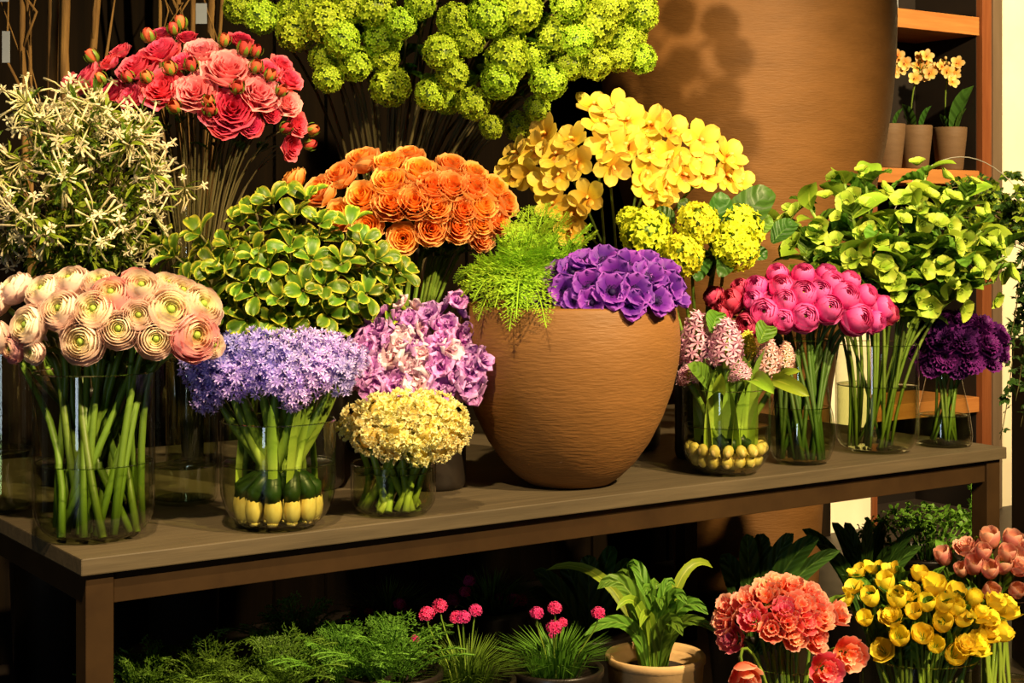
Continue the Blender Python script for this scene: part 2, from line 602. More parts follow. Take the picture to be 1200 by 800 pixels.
def struct(name, me, loc=(0, 0, 0), rz=0.0):
    o = bpy.data.objects.new(name, me)
    COL.objects.link(o)
    o.location = loc
    o.rotation_euler = (0, 0, rz)
    o['kind'] = 'structure'
    return o


ORD = ['first', 'second', 'third', 'fourth', 'fifth', 'sixth', 'seventh', 'eighth', 'ninth', 'tenth', 'eleventh', 'twelfth',
       'thirteenth', 'fourteenth', 'fifteenth', 'sixteenth', 'seventeenth', 'eighteenth', 'nineteenth', 'twentieth']


def ranks(pts, rows):
    """for pixel points: 'third from left in the top row' with rows split by height"""
    idx = sorted(range(len(pts)), key=lambda i: pts[i][1])
    n, k = len(pts), len(rows)
    out = [None] * n
    for r in range(k):
        seg = idx[r * n // k:(r + 1) * n // k]
        seg.sort(key=lambda i: pts[i][0])
        for q, i in enumerate(seg):
            where = 'leftmost' if q == 0 else ('rightmost' if q == len(seg) - 1 else ORD[q] + ' from left')
            out[i] = where + ' in the ' + rows[r] + ' row'
    return out


ROWS2 = ['upper', 'lower']
ROWS3 = ['top', 'middle', 'bottom']
ROWS4 = ['top', 'upper middle', 'lower middle', 'bottom']

# table frame: near left corner, direction along the front edge, direction to the back
NX, NY = -0.7325, 2.672
UX, UY = 0.8244, 0.566
VX, VY = -0.566, 0.8244
ANG = math.atan2(UY, UX)
TZ = 0.75


def tb(u, v, z=0.0):
    return Vector((NX + u * UX + v * VX, NY + u * UY + v * VY, z))


# ------------------------------------------------------------------ the setting
O0 = Vector((NX, NY, 0))
struct('floor', box_mesh('floor', (-4.5, -7.0, -0.1), (9.0, 2.75, 0.0), 'floor'), O0, ANG)
wb = struct('wall_back', box_mesh('wall_back', (-4.5, 2.2, 0.0), (4.317, 2.35, 3.6), 'cream'), O0, ANG)
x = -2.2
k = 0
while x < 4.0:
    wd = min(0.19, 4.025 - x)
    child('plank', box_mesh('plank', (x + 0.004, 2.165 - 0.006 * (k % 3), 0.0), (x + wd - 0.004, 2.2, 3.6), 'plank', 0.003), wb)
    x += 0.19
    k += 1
struct('wall_right', box_mesh('wall_right', (5.175, 2.2, 0.0), (9.0, 2.75, 3.6), 'cream'), O0, ANG)
struct('wall_back_lintel', box_mesh('wall_back_lintel', (4.317, 2.2, 2.9), (5.175, 2.75, 3.6), 'cream'), O0, ANG)

# shelving unit set into the wall
cb = root('shelf_cabinet', 'tall dark wooden shelf cabinet set in the cream wall behind the vessel', 'cabinet', O0, rz=ANG)
child('side_panel', box_mesh('side_panel', (4.317, 2.19, 0), (4.35, 2.6, 2.9), 'redwood', 0.002), cb)
child('side_panel', box_mesh('side_panel', (5.045, 2.18, 0), (5.11, 2.6, 2.9), 'redwood', 0.002), cb)
child('edge_trim', box_mesh('edge_trim', (5.11, 2.17, 0), (5.175, 2.6, 2.9), 'greywood', 0.002), cb, label='greyish brown outer trim')
child('shade_lining', box_mesh('shade_lining', (4.3505, 2.215, 0), (4.354, 2.58, 2.86), 'blackwood'), cb)  # added boards: the shade inside the cabinet is put into their black colour
child('shade_lining', box_mesh('shade_lining', (5.041, 2.215, 0), (5.0445, 2.58, 2.86), 'blackwood'), cb)
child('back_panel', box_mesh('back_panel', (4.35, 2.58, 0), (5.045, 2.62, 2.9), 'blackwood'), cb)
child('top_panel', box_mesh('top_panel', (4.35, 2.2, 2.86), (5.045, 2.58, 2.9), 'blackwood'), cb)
for z0, z1 in ((2.215, 2.30), (1.52, 1.585), (0.46, 0.53)):
    child('shelf', box_mesh('shelf', (4.3545, 2.195, z0), (5.0405, 2.58, z1), 'oak', 0.002), cb)
tg = bpy.data.objects.new('price_card', box_mesh('price_card', (-0.06, -0.004, 0), (0.06, 0.004, 0.09), 'paper'))
COL.objects.link(tg)
tg.location = tb(4.44, 2.21, 2.30)
tg.rotation_euler = (0, 0, ANG)
tg['label'] = 'small white card standing on the upper wooden cabinet shelf'
tg['category'] = 'card'

# table
tab = root('display_table', 'long steel framed table with a grey wooden top carrying the vases', 'table', O0, rz=ANG)
TL, TW = 2.435, 1.25
child('tabletop', box_mesh('tabletop', (0, 0, TZ - 0.03), (TL, TW, TZ), 'table', 0.0025), tab)
ZA = TZ - 0.031
for (u0, v0) in ((0.012, 0.012), (TL - 0.062, 0.012), (0.012, TW - 0.062), (TL - 0.062, TW - 0.062)):
    child('leg', box_mesh('leg', (u0, v0, 0), (u0 + 0.05, v0 + 0.05, ZA), 'steel', 0.002), tab)
for lo, hi in (((0.064, 0.018, ZA - 0.055), (TL - 0.064, 0.05, ZA - 0.003)), ((0.064, TW - 0.05, ZA - 0.055), (TL - 0.064, TW - 0.018, ZA - 0.003)),
               ((0.018, 0.064, ZA - 0.055), (0.05, TW - 0.064, ZA - 0.003)), ((TL - 0.05, 0.064, ZA - 0.055), (TL - 0.018, TW - 0.064, ZA - 0.003))):
    child('rail', box_mesh('rail', lo, hi, 'steel', 0.0015), tab)


# ------------------------------------------------------------------ vases and pots
def glass_vase(name, label, c, prof, wz, group=None, z=TZ):
    """prof: outer (r, z) from the base up; wz: water height (0 = empty)"""
    o = root(name, label, 'vase', (c[0], c[1], z), group)
    g = G()
    th = 0.004
    outer = [(0.0005, 0.0)] + prof
    inner = [(max(r - th, 0.0005), zz + (0.008 if i == 0 else 0.002)) for i, (r, zz) in enumerate(prof)]
    inner[-1] = (prof[-1][0] - th, prof[-1][1])
    lathe_open(g, outer, 48, 0)
    b = len(g.f)
    lathe_open(g, [(prof[-1][0], prof[-1][1]), (prof[-1][0] - th / 2, prof[-1][1] + 0.0025), (prof[-1][0] - th, prof[-1][1])], 48, 1)
    lathe_open(g, [(0.0005, inner[0][1])] + [(prof[0][0], inner[0][1])], 48, 1)
    child('glass_body', g.mesh('glass_body', ['glass', 'rim']), o)
    if wz:
        wp = [(0.0005, 0.009)]
        for i, (r, zz) in enumerate(prof):
            if zz < wz:
                wp.append((max(r - th - 0.001, 0.001), max(zz, 0.009)))
        rw = radius_at(prof, wz) - th - 0.001
        wp.append((rw, wz))
        g = G()
        lathe_open(g, wp, 48)
        lathe_open(g, [(rw, wz), (rw - 0.004, wz - 0.002), (0.0005, wz - 0.002)], 48)
        ring = [(rw * math.cos(2 * PI * i / 40), rw * math.sin(2 * PI * i / 40), wz) for i in range(41)]
        tube(g, ring, 0.0012, 5, 1)
        child('water', g.mesh('water', ['water', 'rim']), o)
    return o


def radius_at(prof, z):
    for (r0, z0), (r1, z1) in zip(prof, prof[1:]):
        if z0 <= z <= z1:
            return r0 + (r1 - r0) * (z - z0) / max(z1 - z0, 1e-6)
    return prof[-1][0]


def pot(name, label, c, prof, mat, wall=0.012, soil=0.03, z=0.0, group=None, cat='pot', n=48):
    o = root(name, label, cat, (c[0], c[1], z), group)
    g = G()
    lathe(g, [(0.0005, 0)] + prof + [(prof[-1][0] - wall * 0.3, prof[-1][1] + wall * 0.35), (prof[-1][0] - wall, prof[-1][1])] +
          [(max(r - wall, 0.001), zz) for r, zz in prof[::-1] if zz > prof[-1][1] - soil * 2.2] + [(0.0005, prof[-1][1] - soil * 2.2)], n)
    child('body', g.mesh('pot_body', [mat]), o)
    if soil:
        rs = radius_at(prof, prof[-1][1] - soil) - wall
        g = G()
        lathe_open(g, [(rs, prof[-1][1] - soil), (0.0005, prof[-1][1] - soil + 0.006)], 24)
        child('soil', g.mesh('soil', ['soil']), o)
    return o


def cyl_prof(r, h, rb=None, k=0.06):
    rb = rb or r * 0.6
    out = []
    for i in range(7):
        a = PI / 2 * i / 6
        out.append((rb + (r - rb) * math.sin(a), k * (1 - math.cos(a))))
    return out + [(r, k + (h - k) * 0.5), (r, h)]


VA = (-0.763, 2.87)
VB = (-0.442, 2.97)
VC = (-0.2347, 3.11)
VE = (0.493, 3.62)
VF = (0.696, 3.78)
VG = (0.925, 3.985)
VH = (1.122, 4.085)
VM = (-0.763, 3.75)
PA = cyl_prof(0.109, 0.30, 0.055, 0.06)
PB = cyl_prof(0.109, 0.20, 0.05, 0.085)
PC = cyl_prof(0.0845, 0.098, 0.055, 0.04)
PE = cyl_prof(0.1015, 0.195, 0.045, 0.075)
PF = [(0.05, 0.0), (0.068, 0.012), (0.078, 0.04), (0.081, 0.075), (0.076, 0.115), (0.067, 0.15), (0.063, 0.19), (0.063, 0.24), (0.066, 0.295)]
PG = cyl_prof(0.104, 0.27, 0.06, 0.05)
PH = [(0.06, 0.0), (0.071, 0.006), (0.073, 0.03), (0.066, 0.08), (0.055, 0.13), (0.046, 0.17), (0.046, 0.185)]
PM = cyl_prof(0.062, 0.70, 0.05, 0.02)
glass_vase('glass_vase', 'tall round-bottomed glass vase holding the peach ranunculus', VA, PA, 0.138)
glass_vase('glass_vase', 'bowl-shaped glass vase with lilac flowers and long golden bulbs', VB, PB, 0.121)
glass_vase('glass_vase', 'small low glass bowl holding the cream flower heads', VC, PC, 0.085)
glass_vase('glass_vase', 'glass bowl with pink hyacinths and rows of golden bulbs', VE, PE, 0.112)
glass_vase('glass_vase', 'pear-shaped glass vase holding the hot pink ranunculus', VF, PF, 0.135)
glass_vase('glass_vase', 'wide cylindrical glass vase under the green hellebore bouquet', VG, PG, 0.168)
glass_vase('glass_vase', 'small flared glass vase at the right end of the table', VH, PH, 0.08)
glass_vase('glass_vase', 'slim tall glass cylinder under the pink roses', VM, PM, 0.25)
glass_vase('glass_vase', 'large dark glass cylinder at the left edge of the picture', (-1.05, 3.15), cyl_prof(0.09, 0.36, 0.08, 0.02), 0.12)
glass_vase('glass_vase', 'glass cylinder with a little water between the peach and lilac vases', (-0.677, 3.24), cyl_prof(0.07, 0.30, 0.06, 0.02), 0.075)

# big bowl-shaped pot on the table and the giant vessel behind
CP = (0.126, 3.47)
PD = [(0.075, 0.0), (0.092, 0.004), (0.115, 0.02), (0.146, 0.05), (0.178, 0.095), (0.206, 0.15), (0.228, 0.21), (0.2405, 0.265), (0.2455, 0.31), (0.243, 0.35), (0.237, 0.385), (0.235, 0.392)]
pot('bowl_planter', 'large rough brown clay bowl on the table holding purple anemones', CP, PD, 'clay', 0.014, 0.05, TZ, n=72)
PV = [(0.25, 0), (0.255, 0.1), (0.275, 0.45), (0.30, 0.75), (0.34, 1.0), (0.41, 1.3), (0.455, 1.47), (0.487, 1.62), (0.508, 1.76), (0.520, 1.9), (0.524, 2.05), (0.52, 2.2), (0.51, 2.35)]
pot('giant_vessel', 'giant rough brown clay vessel towering behind the yellow orchids', (0.835, 5.6), PV, 'clay', 0.03, 0.1, 0.0, n=96, cat='vessel')

# dark vases that stand behind the front row
VK = (-0.45, 3.42)
VI = (-0.17, 3.42)
VO = (-0.265, 3.75)
VN = (-0.326, 4.02)
VP = (0.28, 4.03)
VQ = (0.47, 3.86)
VL = (-0.95, 3.48)
pot('ceramic_vase', 'black vase hidden under the yellow-edged foliage', VK, cyl_prof(0.085, 0.30, 0.07, 0.02), 'darkpot', 0.006, 0.06, TZ, cat='vase')
pot('ceramic_vase', 'black vase under the mauve stocks beside the clay bowl', VI, cyl_prof(0.07, 0.19, 0.06, 0.02), 'darkpot', 0.006, 0.06, TZ, cat='vase')
pot('ceramic_vase', 'black vase under the orange roses', VO, cyl_prof(0.085, 0.38, 0.07, 0.02), 'darkpot', 0.006, 0.06, TZ, cat='vase')
pot('ceramic_vase', 'tall black vase holding the lime green snowball branches', VN, cyl_prof(0.10, 0.56, 0.09, 0.02), 'darkpot', 0.006, 0.06, TZ, cat='vase')
pot('ceramic_vase', 'black pot under the yellow orchids', VP, cyl_prof(0.10, 0.26, 0.08, 0.02), 'darkpot', 0.008, 0.04, TZ, cat='pot')
pot('ceramic_vase', 'black vase under the golden yellow flower heads', VQ, cyl_prof(0.07, 0.27, 0.06, 0.02), 'darkpot', 0.006, 0.06, TZ, cat='vase')


# ------------------------------------------------------------------ bloom prototypes (radius about 1)
class Bloom:
    def __init__(self, core, petals, base=0.8, core_name='bloom'):
        self.core, self.petals, self.base, self.cn = core, petals, base, core_name


def put_bloom(parent, b, X):
    o = child(b.cn, b.core, parent, X)
    for me, Y in b.petals:
        child('petal', me, o, Y)
    return o


def make_ranunculus(mat, outer=((1.0, 88, 5), (0.95, 100, 5)), edge=0.35, tight=0.0):
    g = G()
    ks = [(0.84, 108, 0.02), (0.72, 114, 0.06), (0.60, 120, 0.10), (0.48, 126, 0.12), (0.36, 130, 0.12), (0.26, 134, 0.10)]
    for k, (r, th, zc) in enumerate(ks):
        n = 6 if k < 3 else 5
        for i in range(n):
            ph = 2 * PI * i / n + k * 0.9 + jit(0.15)
            cupseg(g, ph, PI / n * 1.5, r * (1 + jit(0.035)), 40, th + 26 * tight + jit(5), zc + 0.06 * tight, 1.0 + 0.08 * tight, 5, 4, 0.06 + R.random() * 0.08, 0.02, 0.8, 0.6, 4,
                   t0=(0.35 + 0.1 * k) * (1 - tight), t1=0.45 + 0.1 * k + 0.5 * tight)
    ball(g, (0, 0, 0.16), (0.17 - 0.09 * tight, 0.17 - 0.09 * tight, 0.14), 8, 4, 1)
    core = g.mesh('ranunculus_bloom', [mat, 'button'])
    pet = []
    for k, (r, th, n) in enumerate(outer):
        g = G()
        cupseg(g, 0, PI / n * 1.5, r, 8, th, 0.0, 0.92, 6, 6, 0.14, 0.06 if k == 0 else 0.03, 0.7, 0.6, 4, t0=0.0, t1=edge + 0.1 * k, ruf=0.025)
        me = g.mesh('ranunculus_petal', [mat])
        for i in range(n):
            pet.append((me, Rz(2 * PI * i / n + k * 0.6 + jit(0.2)) @ Ry(jit(0.08)) @ Sm(1 + jit(0.05))))
    return Bloom(core, pet, 0.9)


def make_rose(mat, loose=0.0, npet=5, fl=0.26):
    g = G()
    k = 0
    for r, th, zs, n in ((0.14, 128, 3.0, 3), (0.24, 120, 2.2, 3), (0.36, 112, 1.7, 4), (0.5, 106, 1.35, 4), (0.64, 102, 1.12, 5)):
        for i in range(n):
            cupseg(g, 2 * PI * i / n + k * 0.8 + jit(0.2), PI / n * 1.5, r * (1 + jit(0.06)), 35, th + jit(5), 0.1 - loose * 0.1, zs, 5, 5,
                   0.10 + R.random() * 0.12, 0.05 + 0.10 * k / 4 + loose * 0.1, 0.7, 0.55, 3, ruf=0.03 + loose * 0.05, fr=2, ph=R.random() * 6,
                   t0=0.0, t1=0.5 + 0.1 * k)
        k += 1
    core = g.mesh('rose_bloom', [mat])
    pet = []
    for q in range(2):
        g = G()
        cupseg(g, 0, PI / npet * 1.45, 0.86, 12, 92 + 6 * q, 0.0, 0.95, 6, 6, 0.22, fl - 0.4 * fl * q, 0.55, 0.6, 3, ruf=0.045, fr=2, ph=1 + q, t0=0.1, t1=1.0)
        me = g.mesh('rose_petal', [mat])
        for i in range(npet - q):
            pet.append((me, Rz(2 * PI * i / (npet - q) + q * 0.7 + jit(0.2)) @ Ry(jit(0.12)) @ Sm(1 - 0.07 * q + jit(0.05))))
    return Bloom(core, pet, 0.85)


def make_bud(mat, sep='stem'):
    g = G()
    for k in range(3):
        cupseg(g, 2 * PI * k / 3, PI / 3 * 1.3, 0.7, 5, 150, 0.1, 1.55, 5, 5, 0.1, 0.0, 0.6, 0.4, 2, t0=0, t1=1)
    for k in range(5):
        petal(g, 2.3, 0.30, 10, 125, 0.1, -1.0, 2 * PI * k / 5, 0.3, 0.7, 0.3, mi=1, nu=2, nv=6)
    return Bloom(g.mesh('bud', [mat, sep]), [], 0.9, 'bud')


def make_tulip(mat, opening=0.0, ruf=0.03):
    g = G()
    for i in range(3):
        cupseg(g, 2 * PI * i / 3 + PI / 3, PI / 3 * 1.25, 0.64, 5, 128 - 45 * opening, 0, 1.5, 6, 7, 0.18, 0.1 * opening, 0.55, 0.5, 2.2, ruf=ruf, fr=2, ph=i)
    for i in range(5):
        petal(g, 0.8, 0.05, 70, 85, 0.08, -0.9, 2 * PI * i / 5, nu=2, nv=2, mi=1)
    core = g.mesh('tulip_bloom', [mat, 'button'])
    g = G()
    cupseg(g, 0, PI / 3 * 1.35, 0.72, 5, 122 - 52 * opening, 0, 1.45, 6, 7, 0.22, 0.22 * opening, 0.5, 0.5, 2.0, ruf=ruf, fr=2.5, ph=1)
    me = g.mesh('tulip_petal', [mat])
    pet = [(me, Rz(2 * PI * i / 3 + jit(0.15)) @ Ry(jit(0.08) + 0.05 * opening)) for i in range(3)]
    return Bloom(core, pet, 1.0)


def make_double(mat, nlay=4, ruf=0.09, fr=4, npet=6, tall=1.0):
    """full ruffled flower: double tulip, lisianthus, carnation"""
    g = G()
    for k in range(nlay):
        r = 0.22 + 0.5 * k / nlay
        n = 4 + k % 2
        for i in range(n):
            cupseg(g, 2 * PI * i / n + k * 0.9 + jit(0.3), PI / n * 1.35, r * (1 + jit(0.1)), 25, 112 - 8 * k + jit(10), 0.12, (1.6 - 0.15 * k) * tall, 8, 5, 0.15,
                   0.12, 0.6, 0.6, 3, ruf=ruf, fr=fr, ph=R.random() * 6, t0=0.1, t1=1.0)
    core = g.mesh('double_bloom', [mat])
    g = G()
    cupseg(g, 0, PI / npet * 1.5, 0.85, 8, 96, 0, 1.05 * tall, 8, 6, 0.18, 0.16, 0.5, 0.6, 2.5, ruf=ruf, fr=fr, ph=0.5, t0=0.0, t1=1.0)
    me = g.mesh('double_petal', [mat])
    pet = [(me, Rz(2 * PI * i / npet + jit(0.25)) @ Ry(jit(0.14)) @ Sm(1 + jit(0.08))) for i in range(npet)]
    return Bloom(core, pet, 0.9)


def make_anemone(mat):
    g = G()
    ball(g, (0, 0, 0.1), (0.17, 0.17, 0.13), 8, 5, 0)
    for i in range(22):
        an = 2 * PI * i / 22
        rr = 0.3 + jit(0.05)
        tube(g, [(0.12 * math.cos(an), 0.12 * math.sin(an), 0.03), (rr * math.cos(an), rr * math.sin(an), 0.13 + jit(0.03))], 0.012, 3)
        ball(g, (rr * math.cos(an), rr * math.sin(an), 0.14), 0.03, 4, 3)
    core = g.mesh('anemone_centre', ['anemcore'])
    pet = []
    for q in range(2):
        g = G()
        petal(g, 1.0, 0.46, 5 + 18 * q, 36 + 10 * q, 0.05, -0.02, 0, 0.22, 0.35, 0.62, 2.4, 6, 7, 0.09, 2.2, q * 2.0)
        me = g.mesh('anemone_petal', [mat])
        n = 5
        for i in range(n):
            pet.append((me, Rz(2 * PI * (i + 0.5 * q) / n + jit(0.15)) @ Ry(jit(0.15)) @ Sm(1 - 0.1 * q + jit(0.05))))
    return Bloom(core, pet, 0.15, 'flower_centre')


def make_orchid(mat, lip):
    g = G()
    petal(g, 0.5, 0.24, 60, -40, 0.05, 0.0, -PI / 2, -0.5, 0.6, 0.6, 2, 6, 6, 0.07, 3, 0, 0)
    tube(g, [(0, 0.03, 0), (0, 0.05, 0.22), (0, -0.08, 0.38)], [0.07, 0.08, 0.06], 6, 0)
    core = g.mesh('orchid_lip', [lip])
    pet = []
    for an, s, w in ((90, 1.0, 0.34), (18, 1.0, 0.40), (162, 1.0, 0.40), (-52, 0.95, 0.34), (232, 0.95, 0.34)):
        g = G()
        petal(g, s, w, 8, 30, 0.03, 0, 0, 0.15, 0.35, 0.58, 2.0, 6, 9, 0.03, 2)
        pet.append((g.mesh('orchid_petal', [mat]), Rz(math.radians(an)) @ Ry(jit(0.1))))
    return Bloom(core, pet, 0.1, 'lip')


def make_hellebore(mat):
    g = G()
    ball(g, (0, 0, 0.06), (0.12, 0.12, 0.1), 6, 4, 1)
    for i in range(16):
        an = 2 * PI * i / 16
        tube(g, [(0.1 * math.cos(an), 0.1 * math.sin(an), 0.03), (0.26 * math.cos(an), 0.26 * math.sin(an), 0.26 + jit(0.05))], [0.02, 0.035], 3, 1)
    core = g.mesh('hellebore_centre', [mat, 'limeleaf'])
    g = G()
    petal(g, 1.0, 0.52, 30, 20, 0.04, 0, 0, 0.3, 0.45, 0.55, 2.0, 6, 6, 0.03, 2)
    me = g.mesh('hellebore_petal', [mat])
    return Bloom(core, [(me, Rz(2 * PI * i / 5 + jit(0.1)) @ Ry(jit(0.2))) for i in range(5)], 0.1, 'flower_centre')


def make_ball(mat, n, fr, k=5, zmin=-0.75, wid=0.55, cupz=0.25, core='stem', squash=1.0):
    g = G()
    for d in fib(n, zmin):
        d = (d + Vector((jit(0.12), jit(0.12), jit(0.12)))).normalized()
        P = Vector((d.x, d.y, d.z * squash)) * (1 - fr * 0.3 + jit(0.06))
        star(g, P, d + Vector((jit(0.4), jit(0.4), jit(0.4))), fr * R.uniform(0.8, 1.15), k, cupz, wid, 0, 0.1, 1.0, R.random() * 6)
    ball(g, (0, 0, 0), (0.78, 0.78, 0.78 * squash), 8, 6, 1, 0.4, 0.4)
    return Bloom(g.mesh('floret_ball', [mat, core]), [], 0.75, 'flower_head')


def make_umbel(mat, n=72):
    g = G()
    for d in fib(n, -0.45):
        d = (d + Vector((jit(0.25), jit(0.25), jit(0.25)))).normalized()
        q = R.uniform(0.62, 1.0)
        P = d * q
        tube(g, [(0, 0, -0.2), d * 0.3 + Vector((0, 0, -0.1)), P], [0.02, 0.018, 0.03], 3, 0, 0.0, 0.3, False)
        star(g, P, d + Vector((jit(0.5), jit(0.5), jit(0.5))), 0.27 * R.uniform(0.8, 1.2), 6, 0.45, 0.42, 0, 0.0, 1.0, R.random() * 6)
    return Bloom(g.mesh('umbel', [mat]), [], 0.3, 'flower_head')


def make_ruffball(mat, n=34, fr=0.32, squash=0.9):
    """a head of small frilly double florets"""
    g = G()
    for d in fib(n, -0.65):
        d = (d + Vector((jit(0.2), jit(0.2), jit(0.2)))).normalized()
        q = R.uniform(0.72, 0.9)
        X = Tm((d.x * q, d.y * q, d.z * q * squash)) @ align(d + Vector((jit(0.4), jit(0.4), jit(0.4)))) @ Rz(R.random() * 6) @ Sm(fr * R.uniform(0.8, 1.2))
        for i in range(6):
            petal(g, R.uniform(0.7, 1.0), 0.34, 5 + jit(25), 50 + jit(40), 0.05, -0.1, 2 * PI * i / 6 + jit(0.3), 0.2, 0.5, 0.6, 2, 4, 3, 0.16, 2.5, R.random() * 6, 0, 0.3, 1.0, X=X)
        for i in range(5):
            petal(g, R.uniform(0.35, 0.6), 0.22, 50 + jit(30), 80 + jit(30), 0.04, 0.0, 2 * PI * i / 5 + jit(0.4), 0.3, 0.5, 0.6, 2, 2, 2, 0.15, 2.5, R.random() * 6, 0, 0.0, 0.9, X=X)
    ball(g, (0, 0, -0.1), (0.6, 0.6, 0.5), 8, 5, 0, 0.1, 0.1)
    return Bloom(g.mesh('frilly_head', [mat]), [], 0.6, 'flower_head')


def make_blossom(mat, k=6):
    """one ruffled stock blossom"""
    g = G()
    for i in range(k):
        petal(g, 1.0, 0.52, 0 + 35 * (i % 2) + jit(15), 40 + jit(30), 0.05, -0.1, 2 * PI * i / k + jit(0.3), 0.1, 0.35, 0.65, 2, 8, 5, 0.2, 2.5, R.random() * 6)
    for i in range(4):
        petal(g, 0.55, 0.4, 60 + jit(15), 95, 0.02, 0.0, 2 * PI * i / 4 + jit(0.3), 0.3, 0.5, 0.6, 2, 4, 3, 0.14, 2.5, R.random() * 6, 0, 0.0, 0.8)
    return g.mesh('stock_blossom', [mat])


def make_hyacinth(mat, n=44):
    """spike, radius 1 and height 3"""
    g = G()
    for i in range(n):
        z = 3.0 * (i + 0.5) / n
        an = i * 2.39996
        rr = 0.78 * math.sin(PI * min(0.25 + 0.72 * z / 3.0, 0.97)) ** 0.7
        d = Vector((math.cos(an), math.sin(an), -0.25 + 0.5 * z / 3.0 + (0.6 if z > 2.6 else 0)))
        P = Vector((rr * math.cos(an), rr * math.sin(an), z))
        tube(g, [P * 0.4 + Vector((0, 0, z * 0.6)), P], [0.08, 0.11], 4, 0, 0.0, 0.4, False)
        star(g, P * 1.12 - Vector((0, 0, 0.12 * z)), d + Vector((jit(0.4), jit(0.4), jit(0.4))), 0.46 * R.uniform(0.85, 1.15), 6, -0.2, 0.36, 0, 0.2, 1.0, R.random() * 6)
    tube(g, [(0, 0, -0.2), (0, 0, 2.9)], [0.2, 0.08], 6, 1)
    return g.mesh('hyacinth_spike', [mat, 'palestem'])


RAN = [make_ranunculus('peach') for _ in range(3)]
RANP = [make_ranunculus('peachpink') for _ in range(2)]
CL = ((1.04, 66, 5), (0.99, 84, 5), (0.93, 100, 5))
RANH = [make_ranunculus('hotpink', CL, 0.9, 1.0) for _ in range(3)]
RANC = [make_ranunculus('crimson', CL, 0.9, 1.0)]
ROSE_O = [make_rose('orange', 0.05, 5, 0.13) for _ in range(4)]
ROSE_P = [make_rose('rosepink', 0.6) for _ in range(2)]
ROSE_L = [make_rose('rosepale', 0.6) for _ in range(2)]
ROSE_R = [make_rose('rosered', 0.4) for _ in range(2)]
BUD_O = [make_bud('budorange')]
VIB = [make_ball('vib', 150, 0.21) for _ in range(3)]
GOLD = [make_ball('goldfloret', 120, 0.24, 5, -0.6, 0.6, 0.4) for _ in range(2)]
ANEM = [make_anemone('anemone') for _ in range(3)]
ORCH = [make_orchid('orchid', 'orchidlip') for _ in range(2)]
PORCH = make_orchid('potorchid', 'orchidlip')
HELL = [make_hellebore('hellebore') for _ in range(2)]
UMB = [make_umbel('lilac') for _ in range(2)]
UMBP = [make_umbel('lilacpink') for _ in range(2)]
CREAM = [make_ruffball('creamfl') for _ in range(3)]
BLOS = [make_blossom('stock') for _ in range(3)]
BLOSP = [make_blossom('stockpale') for _ in range(2)]
HYA = {m: make_hyacinth(m) for m in ('hyacinth', 'hyapeach', 'hyayellow')}
CORAL = [make_double('coral', 2, 0.05, 5, 5, 1.3) for _ in range(3)]
CORALP = [make_double('coralpink', 2, 0.06, 5, 5, 1.3)]
YTUL = [make_tulip('yellow', 0.15, 0.02), make_tulip('yellow', 0.4, 0.03), make_double('yellow', 3, 0.04, 2.5, 6, 1.25)]
YOPEN = [make_tulip('yellow', 0.9, 0.04)]
PTUL = [make_tulip('tulippink', 0.0, 0.02), make_tulip('tulippink', 0.15, 0.02), make_double('tulippink', 3, 0.05, 3, 6, 1.2)]
PLUM = [make_double('plum', 4, 0.11, 4, 6, 0.9) for _ in range(2)]
SEAP = [make_ball('seapink', 40, 0.34, 5, -0.2, 0.6, 0.3, 'seapink')]


def leaf_mesh(name, mat, L, Wd, a0=40, a1=-20, b=0.2, vm=0.45, p=1.4, cup=0.15, fold=0.15, nu=4, nv=7, ruf=0.0, edge=True, pleat=0.0):
    g = G()
    petal(g, L, Wd, a0, a1, 0, 0, 0, cup, b, vm, p, nu, nv, ruf, 2, 0, edge=edge, fold=fold, pleat=pleat)
    return g.mesh(name, [mat])


LEAF = {
    'rose': leaf_mesh('rose_leaf', 'darkleaf', 1, 0.30, 30, -25),
    'green': leaf_mesh('plain_leaf', 'leaf', 1, 0.26, 40, -20),
    'broad': leaf_mesh('broad_leaf', 'leaf', 1, 0.30, 40, -30, 0.15, 0.42, 1.5, 0.15, 0.2, 4, 15, 0.02, True, 0.09),
    'darkbroad': leaf_mesh('dark_broad_leaf', 'darkleaf', 1, 0.29, 35, -30, 0.15, 0.42, 1.5, 0.15, 0.2, 4, 15, 0.02, True, 0.09),
    'var': leaf_mesh('edged_leaf', 'varleaf', 1, 0.33, 30, -30, 0.22, 0.62, 2.0, 0.10, 0.12, 8, 9, 0.06),
    'tulip': leaf_mesh('tulip_leaf', 'leaf', 1, 0.15, 75, 20, 0.6, 0.35, 1.3, 0.5, 0.2, 4, 9, 0.03),
    'darktulip': leaf_mesh('dark_tulip_leaf', 'darkleaf', 1, 0.15, 75, 10, 0.6, 0.35, 1.3, 0.5, 0.2, 4, 9, 0.03),
    'strap': leaf_mesh('strap_leaf', 'palestem', 1, 0.055, 88, 70, 0.9, 0.5, 1.6, 0.4, 0.2, 2, 8, 0.0, False),
    'hyaleaf': leaf_mesh('hyacinth_leaf', 'limeleaf', 1, 0.17, 50, -30, 0.6, 0.5, 1.5, 0.4, 0.2, 4, 8),
    'lime': leaf_mesh('lime_leaf', 'limeleaf', 1, 0.30, 40, -20, 0.2, 0.4, 1.5),
    'orchidleaf': leaf_mesh('orchid_leaf', 'darkleaf', 1, 0.28, 80, 55, 0.6, 0.5, 2, 0.2, 0.2),
}


def leaf_X(P, d, s, roll=0.0, up=Vector((0, 0, 1))):
    """place a leaf whose own axis is +X and upper side +Z"""
    x = Vector(d).normalized()
    y = up.cross(x)
    if y.length < 1e-3:
        y = Vector((0, 1, 0)).cross(x)
    y.normalize()
    z = x.cross(y)
    m = Matrix((x, y, z)).transposed().to_4x4()
    return Tm(P) @ m @ Rx(roll) @ Sm(s)


